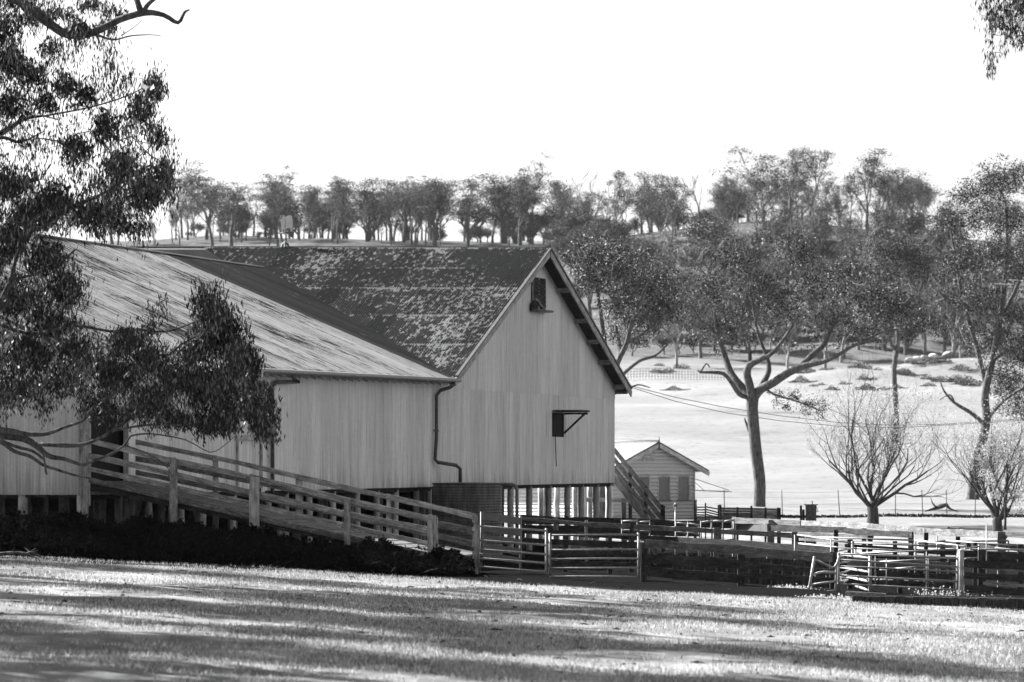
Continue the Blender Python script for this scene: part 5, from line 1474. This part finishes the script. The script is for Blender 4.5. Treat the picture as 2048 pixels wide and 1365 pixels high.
def tuft_mesh(seed):
    rr = np.random.default_rng(seed); m = 700
    q = rr.normal(size=(m, 3)); q /= np.linalg.norm(q, axis=1)[:, None]; q *= (rr.uniform(0, 1, m) ** .4)[:, None]
    q[:, 2] = np.abs(q[:, 2]) * (.6 + .4 * np.sin(q[:, 0] * 5 + seed)); q[:, 0] *= 1.3
    V, Q_ = leaf_quads(q, .22, .07, -.4, seed)
    me = bpy.data.meshes.new('blades'); me.from_pydata([tuple(v) for v in V], [], [tuple(int(i) for i in q_) for q_ in Q_]); me.update(); me.materials.append(M['leaf_far'])
    return me
TUFTS = [tuft_mesh(s) for s in (201, 202, 203)]
KINDS = {
    'dense': [gen_tree(s, 10, .5, 80, 95, 1.05, leaf=.2, lw=.1, flat=.6, fork=.34, low=.35, rt=.024) for s in (101, 102, 103, 104)],
    'open': [gen_tree(s, 11, .5, 60, 75, .9, leaf=.2, lw=.1, flat=.5, fork=.38, low=.3, rt=.022) for s in (111, 112, 113, 114)],
    'umbrella': [gen_tree(s, 12, .7, 34, 120, 1.1, leaf=.2, lw=.1, flat=.4, fork=.42, low=.12, rt=.022) for s in (121, 122)],
    'thin': [gen_tree(s, 12, .38, 34, 60, .75, leaf=.2, lw=.09, flat=.5, fork=.5, low=.25, rt=.018) for s in (131, 132, 133)],
    'dead': [gen_tree(s, 11, .6, 0, 0, 1, dead=True, fork=.42, rt=.024) for s in (141, 142)],
    'scrub': [gen_tree(s, 5, 1.0, 40, 90, 1.0, leaf=.2, lw=.1, flat=.7, fork=.15, rt=.014) for s in (151, 152, 153)],
    'shade': [gen_tree(s, 14, .42, 36, 190, 1.0, leaf=.26, lw=.15, flat=.5, fork=.36, low=.5, rt=.018) for s in (171, 172, 173)],
    'palegum': [gen_tree(s, 9, .5, 50, 80, .85, leaf=.18, lw=.09, fork=.38, low=.3, rt=.02) for s in (161, 162, 163)],
}
for tr, me, H in KINDS['palegum']: tr.materials.clear(); tr.materials.append(M['bark_pale'])
def plant(kind, px, Y, ytop, label, group, wsc=1.0, rot=None, name='ridge_tree'):
    tr, me, H = KINDS[kind][rnd.randrange(len(KINDS[kind]))]
    b = GP(px, Y); zt = EYE + (HY - ytop) / F * Y
    k = max(.2, (zt - b.z) / H)
    wsc *= 1.25
    o = bpy.data.objects.new(name, None); C.objects.link(o)
    rz = rnd.uniform(0, 6.28) if rot is None else rot
    o.matrix_basis = Matrix.Translation(b) @ Matrix.Rotation(rz, 4, 'Z') @ Matrix.Diagonal((k * wsc, k * wsc, k, 1))
    tag(o, label, 'tree' if kind != 'scrub' else 'shrub', group)
    a = bpy.data.objects.new('trunk', tr); C.objects.link(a); a.parent = o
    if me is not None:
        c = bpy.data.objects.new('crown', me); C.objects.link(c); c.parent = o
    return o
G1, G2, G3 = 'gum trees along the ridge skyline', 'gum trees on the wooded slope', 'scrub on the wooded slope'
SKY = [  # kind, px, Y, top y, width scale, label
    ('umbrella', 425, 590, 320, 1.15, 'flat-topped gum leaning right on the skyline nearest the hanging boughs'),
    ('open', 440, 600, 398, .9, 'small leafy gum tucked under the flat-topped skyline gum'),
    ('dense', 492, 605, 405, .8, 'dark bushy gum between the flat-topped gum and the tall sparse one'),
    ('thin', 556, 590, 328, 1.2, 'tall sparse gum on the skyline just left of the weather vane'),
    ('thin', 572, 600, 350, .9, 'slim gum directly behind the weather vane'),
    ('dense', 618, 606, 378, .8, 'mid-height bushy gum just right of the weather vane'),
    ('dense', 668, 600, 370, .9, 'bushy ridge gum second to the right of the weather vane'),
    ('dense', 735, 596, 357, 1.25, 'broad domed gum, tallest on the left half of the ridge'),
    ('dense', 780, 604, 380, .9, 'bushy gum on the right shoulder of the broad domed gum'),
    ('open', 835, 600, 392, .9, 'open-crowned gum in the dip right of the broad domed gum'),
    ('open', 880, 604, 372, .8, 'open gum left of the flat shelf-topped gum'),
    ('umbrella', 935, 592, 356, 1.15, 'flat shelf-topped gum left of the gable peak'),
    ('open', 985, 602, 362, 1., 'twiggy gum between the shelf-topped gum and the gable peak'),
    ('dense', 1040, 596, 362, 1.15, 'broad dark gum just left of the gable peak'),
    ('thin', 1066, 600, 297, .8, 'wispy tall gum with one floating tuft over the gable peak'),
    ('dense', 1010, 606, 400, 1., 'low dark gum beneath the twiggy gum'),
    ('thin', 1133, 585, 365, .9, 'straight slender gum just right of the gable peak'),
    ('dead', 1180, 590, 330, .8, 'dead forked tree right of the slender gum'),
    ('open', 1185, 596, 380, .9, 'ragged gum wrapped round the dead forked tree'),
    ('open', 1232, 592, 335, .8, 'upright gum with dark tufts above the dense dark tree'),
    ('open', 1285, 600, 395, .9, 'low open gum above the dense dark tree'),
    ('thin', 1320, 596, 345, 1., 'faint wispy gum in the sky gap above the dense dark tree'),
    ('dead', 1400, 590, 335, .9, 'bare dead tree with bent arms left of the tall ridge group'),
    ('open', 1368, 600, 420, .9, 'short gum below the bare dead tree'),
    ('open', 1435, 600, 400, .9, 'short gum right of the bare dead tree'),
    ('dense', 1476, 600, 368, .9, 'dome-topped gum at the foot of the tall ridge group'),
    ('umbrella', 1530, 588, 290, 1.3, 'tallest spreading gum on the right half of the ridge'),
    ('open', 1580, 596, 292, 1., 'tall dark-tufted gum second in the tall ridge group'),
    ('open', 1618, 600, 290, 1., 'lacy gum third in the tall ridge group'),
    ('open', 1655, 602, 350, .9, 'rounded gum in the gap of the ridge line'),
    ('open', 1700, 602, 352, .8, 'small-crowned gum left of the twin-tufted gum'),
    ('open', 1735, 590, 293, .9, 'twin-tufted tall gum on the right of the ridge'),
    ('umbrella', 1795, 588, 322, 1.05, 'arching pale gum with drooping shoulders right of the twin-tufted gum'),
    ('open', 1842, 596, 352, .9, 'gum between the arching pale gum and the huge edge gum'),
    ('dense', 345, 600, 410, .8, 'grey gum half hidden by the hanging boughs'),
    ('dense', 310, 590, 440, .9, 'low grey gum behind the hanging boughs'),
    ('open', 235, 600, 380, 1., 'gum seen faintly through the hanging boughs'),
    ('open', 130, 600, 390, 1., 'gum seen through the upper left foliage'),
    ('dense', 40, 600, 395, 1., 'gum at the far left seen through foliage'),
    ('dense', 2000, 580, 380, 1., 'ridge gum behind the huge edge gum'),
    ('dense', 1905, 585, 400, 1., 'ridge gum just left behind the huge edge gum'),
]
for kind, px, Y, yt, ws, lab in SKY: plant(kind, px, Y, yt, lab, G1, ws)
for i in range(105):     # smaller gums filling the skyline between the marked ones, alike
    px = rnd.choice([rnd.uniform(575, 1120), rnd.uniform(1120, 1500), rnd.uniform(575, 900), rnd.uniform(330, 580), rnd.uniform(20, 2060)])
    plant(rnd.choice(['open', 'dense', 'thin', 'open', 'thin', 'umbrella', 'dead']), px, rnd.uniform(590, 640), rnd.choice([rnd.uniform(340, 392), rnd.uniform(375, 450)]), 'small grey gum filling in along the ridge behind the taller ones', G1 + ', small', rnd.uniform(.75, 1.5))
SL = [('palegum', 1385, 470, 480), ('palegum', 1340, 500, 460), ('palegum', 1430, 520, 470), ('palegum', 1705, 540, 430), ('palegum', 1715, 500, 500), ('palegum', 1850, 455, 560), ('palegum', 1890, 452, 540),
      ('palegum', 1940, 450, 530), ('palegum', 2000, 455, 500), ('palegum', 1830, 470, 500), ('palegum', 1905, 500, 460), ('dense', 1550, 470, 520), ('dense', 1620, 480, 520), ('dense', 1690, 460, 545),
      ('palegum', 1480, 455, 560), ('palegum', 1400, 450, 590), ('dense', 1770, 455, 560), ('palegum', 1960, 440, 600), ('palegum', 1650, 440, 600), ('dense', 1310, 480, 530), ('dense', 1260, 500, 490), ('dense', 1180, 500, 490), ('palegum', 1575, 435, 610), ('palegum', 1920, 432, 640)]
for i in range(34):
    px = rnd.uniform(1330, 2060); Y = rnd.uniform(436, 575); b = GP(px, Y); yb = HY - (b.z - EYE) * F / Y
    SL.append((rnd.choice(['palegum', 'palegum', 'dense']), px, Y, yb - rnd.uniform(85, 150)))
ORD = ['first', 'second', 'third', 'fourth', 'fifth', 'sixth', 'seventh', 'eighth', 'ninth', 'tenth', 'eleventh', 'twelfth', 'thirteenth', 'fourteenth', 'fifteenth', 'sixteenth', 'seventeenth', 'eighteenth', 'nineteenth', 'twentieth']
ORD += ['twenty-' + o for o in ORD[:9]] + ['thirtieth'] + ['thirty-' + o for o in ORD[:9]] + ['fortieth'] + ['forty-' + o for o in ORD[:9]]
cnt = {'palegum': 0, 'dense': 0}
for (k, px, Y, yt) in sorted(SL, key=lambda t: t[1]):
    plant(k, px, Y, yt, ('pale-trunked gum' if k == 'palegum' else 'bushy dark gum') + ' on the wooded slope, ' + ORD[cnt[k]] + ' of its kind from the left', G2 + (', pale' if k == 'palegum' else ', bushy'), 1.05, name='slope_tree')
    cnt[k] += 1
for i in range(75):
    px = rnd.uniform(330, 1500); b = GP(px, 603); yb = HY - (b.z - EYE) * F / 603
    plant('scrub', px, 603 + rnd.uniform(-6, 22), yb - rnd.uniform(14, 34) - rnd.choice([0, 0, 12, 45]), 'low grey bush growing between the ridge gums', 'bushes along the ridge skyline', 1.3, name='ridge_bush')
for i in range(26):
    px = rnd.uniform(1430, 1870)
    plant(rnd.choice(['open', 'open', 'thin', 'dense']), px, rnd.uniform(600, 632), rnd.uniform(335, 400), 'grey gum standing among the tall ridge group', G1 + ', tall group', 1)
for i in range(150):
    px = rnd.uniform(1120, 2070); Y = rnd.uniform(448, 588)
    b = GP(px, Y); ypx = HY - (b.z - EYE) * F / Y
    plant('scrub', px, Y, ypx - rnd.uniform(38, 85), 'grey rounded scrub bush on the wooded slope', G3, 1.2, name='scrub_bush')

for i in range(46):
    px = rnd.choice([rnd.uniform(1590, 1760), rnd.uniform(1800, 1990), rnd.uniform(1240, 2060)]); Y = rnd.uniform(395, 440)
    b = GP(px, Y); o = bpy.data.objects.new('tussock', TUFTS[i % 3]); C.objects.link(o)
    h = rnd.uniform(.25, .8)
    o.matrix_basis = Matrix.Translation(b) @ Matrix.Rotation(rnd.uniform(0, 6.28), 4, 'Z') @ Matrix.Diagonal((h * rnd.uniform(1.2, 2.6), h * 1.6, h, 1))
    tag(o, 'low dark tussock on the broken bank at the top of the paddock', 'tussock', 'tussocks on the broken bank')

# ------------------------------------------------------------------ sheep, bird
def sheep_mesh():
    mb = MB()
    mb.tube([(-.5, 0, .55), (-.42, 0, .6), (-.15, 0, .62), (.2, 0, .62), (.42, 0, .6), (.5, 0, .56)], [.1, .24, .28, .28, .22, .08], 10)
    mb.tube([(.42, 0, .62), (.58, 0, .52), (.66, 0, .36)], [.12, .1, .06], 8)
    return mb.mesh('body', True)
SB = sheep_mesh(); SB.materials.append(M['fleece'])
mb = MB().tube([(0, 0, .45), (0, 0, .2), (0, 0, 0)], [.06, .04, .035], 6); SLG = mb.mesh('leg'); SLG.materials.append(M['bark'])
for i, (px, lab) in enumerate(((1820, 'leftmost grazing sheep on the bank below the slope trees'), (1834, 'second grazing sheep from the left on the bank'), (1847, 'plump sheep in the middle of the flock on the bank'),
                               (1867, 'sheep grazing left of the twin pale trunks'), (1896, 'sheep standing alone right of the twin pale trunks'))):
    b = GP(px, 436)
    o = bpy.data.objects.new('sheep', None); C.objects.link(o)
    o.matrix_basis = Matrix.Translation(b) @ Matrix.Rotation(rnd.choice([.3, 2.8, 3.3, -.4, 1.2]), 4, 'Z') @ Matrix.Scale(.85, 4)
    tag(o, lab, 'sheep', 'sheep grazing on the bank')
    a = bpy.data.objects.new('body', SB); C.objects.link(a); a.parent = o
    for x, y in ((-.3, .12), (-.3, -.12), (.28, .12), (.28, -.12)):
        q = bpy.data.objects.new('leg', SLG); C.objects.link(q); q.parent = o; q.location = (x, y, 0)
def bird():
    c = P(297, 180, 76); s = 76 / F
    t = thing('bird', 'dark bird with pale wing bar flying across the hanging boughs', 'bird', c)
    def q(x, y, d=0): return c + Vector((x * s, d, -y * s))
    part('body', MB().tube([q(9, -7), q(6, -5), q(0, 0), q(-4, 7), q(-7, 15)], [.01, .03, .045, .03, .01], 8), 'bird', t, True)
    part('wing', MB().prism([q(2, -2), q(-4, 2), q(-16, -8, .2), q(-10, -12, .2)], Vector((0, .01, .01))), 'bird', t)
    part('wing', MB().prism([q(4, -3), q(0, 3), q(14, -2, -.2), q(12, -8, -.2)], Vector((0, .01, .01))), 'bird_pale', t)
    part('tail', MB().prism([q(-5, 8), q(-2, 9), q(-8, 22), q(-14, 20)], Vector((0, .01, 0))), 'bird_pale', t)
bird()

# ------------------------------------------------------------------ undergrowth, grass, litter
def undergrowth():
    n = 95000
    px = rng.uniform(-60, 948, n)
    top = np.interp(px, [-60, 0, 100, 200, 300, 400, 500, 560, 620, 700, 760, 860, 905, 948], [1030, 1035, 1040, 1050, 1052, 1060, 1072, 1080, 1090, 1096, 1094, 1112, 1116, 1130])
    bot = np.interp(px, [-60, 0, 250, 500, 750, 950], [1106, 1110, 1121, 1133, 1143, 1150])
    front = np.interp(px, [-60, 300, 600, 950], [94.2, 94.6, 94.9, 95.4])
    t = rng.uniform(0, 1, n)
    Y = front + rng.uniform(0, 1, n) ** 1.2 * 2.4
    x = (px - CX) / F * Y
    g = ground(x, Y)
    # mound profile: low at its front edge, full height a metre behind it
    full = EYE + (HY - top) / F * (front + 1.6) - g + .07 * np.sin(px * .05 + Y * 1.7) + .05 * np.sin(px * .137 - Y * 2.9) + .05 * np.sin(px * .031 + 2 + Y)
    hh = np.clip((Y - front) / 1.1, .12, 1) ** .6 * full
    z = g + hh * (1 - t ** 2.2 * .9)
    z = z + rng.normal(size=n) * .05
    V, Q = leaf_quads(np.stack([x, Y, z], 1), .085, .06, .15, 9)
    tag(quads_object('undergrowth', V, Q, 'bramble'), 'dark bramble thicket along the foot of the ramp and piers', 'thicket', None, 'stuff')
    m = 900; i = rng.integers(0, n, m); mb = MB()
    for k in i:
        p = Vector((x[k], Y[k], g[k])); h = hh[k] * rng.uniform(.8, 1.25)
        q = p + Vector((rng.normal() * .2, rng.normal() * .2, h))
        mb.tube([p, p.lerp(q, .6) + Vector((0, 0, h * .12)), q], .005, 3, False)
    o = part('undergrowth_canes', mb, 'bark_dark', None); tag(o, 'arching canes within the dark bramble thicket', 'canes', None, 'stuff')
undergrowth()
def grass():
    n = 190000
    Y = 42 + (rng.uniform(0, 1, n) ** .8) * 52
    px = rng.uniform(-40, 2090, n); x = (px - CX) / F * Y
    d = .6 * np.sin(x * 1.7 + np.sin(Y * .8) * 2) * np.sin(Y * 1.1 + x * .6) + .5 * np.sin(x * .6 - Y * .35 + 1) * np.sin(Y * .41 + x * .2) + rng.normal(size=n) * .28
    edge = np.interp(px, [0, 500, 700, 950, 1100, 1200, 1350, 1600, 1700], [94, 94.6, 93.2, 92.2, 90.6, 89.7, 90, 91.2, 90.4]) + .35 * np.sin(x * 2.1) + rng.normal(size=n) * .25
    k = (d > -.08) & (Y < edge); x, Y = x[k], Y[k]; n = len(x)
    h = rng.uniform(.015, .06, n)
    g = ground(x, Y)
    a = rng.uniform(0, 6.28, n); ln = rng.normal(size=(n, 2)) * .018; wd = .005 + rng.uniform(0, .006, n)
    c0 = np.stack([x - np.cos(a) * wd, Y - np.sin(a) * wd, g - .01], 1); c1 = np.stack([x + np.cos(a) * wd, Y + np.sin(a) * wd, g - .01], 1)
    t1 = np.stack([x + ln[:, 0] + .001, Y + ln[:, 1], g + h], 1); t0 = np.stack([x + ln[:, 0] - .001, Y + ln[:, 1], g + h], 1)
    V = np.stack([c0, c1, t1, t0], 1).reshape(-1, 3); Q = np.arange(n * 4).reshape(-1, 4)
    tag(quads_object('grass', V, Q, 'grass'), 'short dry grass over the foreground', 'grass', None, 'stuff')
grass()
def weeds():
    pts = []
    for cx, Yc, n, sp, h in ((1850, 98.2, 160, 25, .26), (1895, 98.2, 320, 40, .32), (1960, 98.3, 260, 50, .2), (1705, 91.2, 400, 34, .14), (1850, 90.8, 220, 160, .06), (1640, 93, 260, 40, .08), (1585, 98.6, 260, 40, .10), (1720, 112, 900, 60, .3), (1800, 112, 900, 70, .3), (1640, 116, 500, 50, .2)):
        px = cx + rng.normal(size=n) * sp * .5; Y = Yc + rng.normal(size=n) * .15
        x = (px - CX) / F * Y; pts.append(np.stack([x, Y, ground(x, Y) + h * rng.uniform(0, 1, n) ** 1.8 * (.55 + .3 * np.sin(px * .9) + .25 * np.sin(px * .37 + 2))], 1))
    V, Q = leaf_quads(np.vstack(pts), .05, .03, .0, 14)
    tag(quads_object('weeds', V, Q, 'weed'), 'sunlit weeds at the foot of the yard fences', 'weeds', None, 'stuff')
weeds()
def litter():
    n = 420; Y = 50 + rng.uniform(0, 1, n) ** .6 * 46; px = rng.uniform(-20, 2070, n); x = (px - CX) / F * Y
    mb = MB()
    for i in range(n):
        p = Vector((x[i], Y[i], gz(x[i], Y[i]) + .012)); a = rng.uniform(0, 6.28); L = .02 + .1 * rng.uniform(0, 1) ** 3
        d = Vector((math.cos(a), math.sin(a), rng.uniform(-.05, .25))) * L
        mb.tube([p - d, p + Vector((0, 0, .012)), p + d], [.003, rng.uniform(.006, .02), .004], 4)
    o = part('leaf_litter', mb, 'bark_dark', None); tag(o, 'scattered bark, twigs and dung on the grass', 'litter', None, 'stuff')
litter()
def fallen(label, pts, Y, r, mat='bark'):
    c = [P(x, y, Y) for x, y in pts]
    for q in c:
        q.z = max(q.z, gz(q.x, q.y) + r * .3)
    base = GP(pts[0][0], Y)
    t = thing('fallen_branch', label, 'branch', base, 'fallen branches lying on the grass')
    pp, rr = smooth_path(c, [r * (1 - .6 * i / (len(c) - 1)) for i in range(len(c))])
    part('wood', MB().tube(pp, rr, 8), mat, t, True, origin=base)
    for k in range(3):
        i = rnd.randrange(2, len(pp)); q = pp[i]
        part('twig', MB().tube([q, q + Vector((rnd.uniform(-.25, .25), rnd.uniform(-.1, .2), rnd.uniform(.02, .12)))], [rr[i] * .5, .003], 5), mat, t)
fallen('pale fallen bough lying at the far left below the brambles', [(-30, 1112), (20, 1107), (50, 1108), (70, 1118), (88, 1133)], 92., .045)
fallen('second fallen bough arched beside the far left one', [(48, 1112), (62, 1105), (85, 1116), (100, 1124), (135, 1126)], 92.2, .03)
fallen('curved stick arching on the grass below the middle of the ramp', [(515, 1147), (535, 1139), (560, 1139), (582, 1150)], 92., .028)
fallen('short stick poking up below the second thick ramp post', [(668, 1154), (676, 1148), (688, 1143)], 92., .02)
fallen('dark forked stick left of the curved stick', [(160, 1128), (168, 1122), (172, 1134)], 90., .02, 'bark_dark')
fallen('thin crooked twig on the bright grass under the edging', [(1790, 1212), (1815, 1216), (1838, 1222)], 92., .012, 'bark_dark')
fallen('flat dark stick on bright grass right of the ladder gate', [(1764, 1213), (1786, 1211)], 92., .02, 'bark_dark')
fallen('dark crooked log lying in the paddock left of the small tree', [(1895, 1056), (1903, 1058), (1915, 1058), (1922, 1056)], 176., .05, 'bark_dark')
fl = thing('fallen_tree', 'dead fallen tree in the paddock right of the bare tree', 'log', GP(1880, 216))
part('trunk', MB().tube([GP(1850, 216, .05), GP(1862, 216.2, .12), GP(1872, 216.4, .2), GP(1882, 216.1, .3), GP(1893, 216, .38), GP(1900, 216, .2), GP(1916, 216, .05)], [.03, .06, .09, .12, .1, .05, .02], 8), 'bark_dark', fl, True)
part('limb', MB().tube([GP(1874, 216.3, .2), GP(1866, 216.1, .4), GP(1861, 216, .7)], [.06, .04, .01], 6), 'bark_dark', fl, True)

# trees beyond the left edge of the picture: their shadows fall across the foreground
def off_tree(x, y, H, seed, label):
    tr, me, h0 = KINDS['shade'][seed % 3]
    k = H / h0
    o = bpy.data.objects.new('gum_tree', None); C.objects.link(o)
    o.matrix_basis = Matrix.Translation((x, y, gz(x, y))) @ Matrix.Rotation(seed * 1.3, 4, 'Z') @ Matrix.Scale(k, 4)
    tag(o, label, 'tree', 'gum trees beyond the left edge of the picture')
    for nm, m in (('trunk', tr), ('crown', me)):
        q = bpy.data.objects.new(nm, m); C.objects.link(q); q.parent = o
for i, (q, x, H) in enumerate(((35.5, -16, 17), (38.5, -14, 17), (44, -14, 18), (48.5, -13, 12), (51.5, -17, 20), (61, -17, 15), (42, -26, 20), (54, -31, 21), (71, -24, 18), (64.5, -34, 22), (46.5, -33, 22), (76, -38, 20))):
    y = (q - .5 * x) / .866
    off_tree(x, y, H, i, 'leafy gum beyond the left edge shading the foreground')

# ------------------------------------------------------------------ thin air: far trees fade a little
hm = bpy.data.materials.new('thin_haze'); hm.use_nodes = True
hn = hm.node_tree.nodes; hn.clear()
hv = hn.new('ShaderNodeVolumePrincipled'); ho = hn.new('ShaderNodeOutputMaterial')
hv.inputs['Color'].default_value = (.9, .9, .9, 1)
hv.inputs['Density'].default_value = 0.00003
hm.node_tree.links.new(hv.outputs[0], ho.inputs['Volume'])
mb = MB().box((0, 2440, 20), Vector((6500, 0, 0)), Vector((0, 2700, 0)), Vector((0, 0, 32)))
hz_o = part('haze', mb, None, None, origin=(0, 2440, 20)); hz_o.data.materials.append(hm)
tag(hz_o, 'thin pale air over the paddocks', 'haze', None, 'stuff')
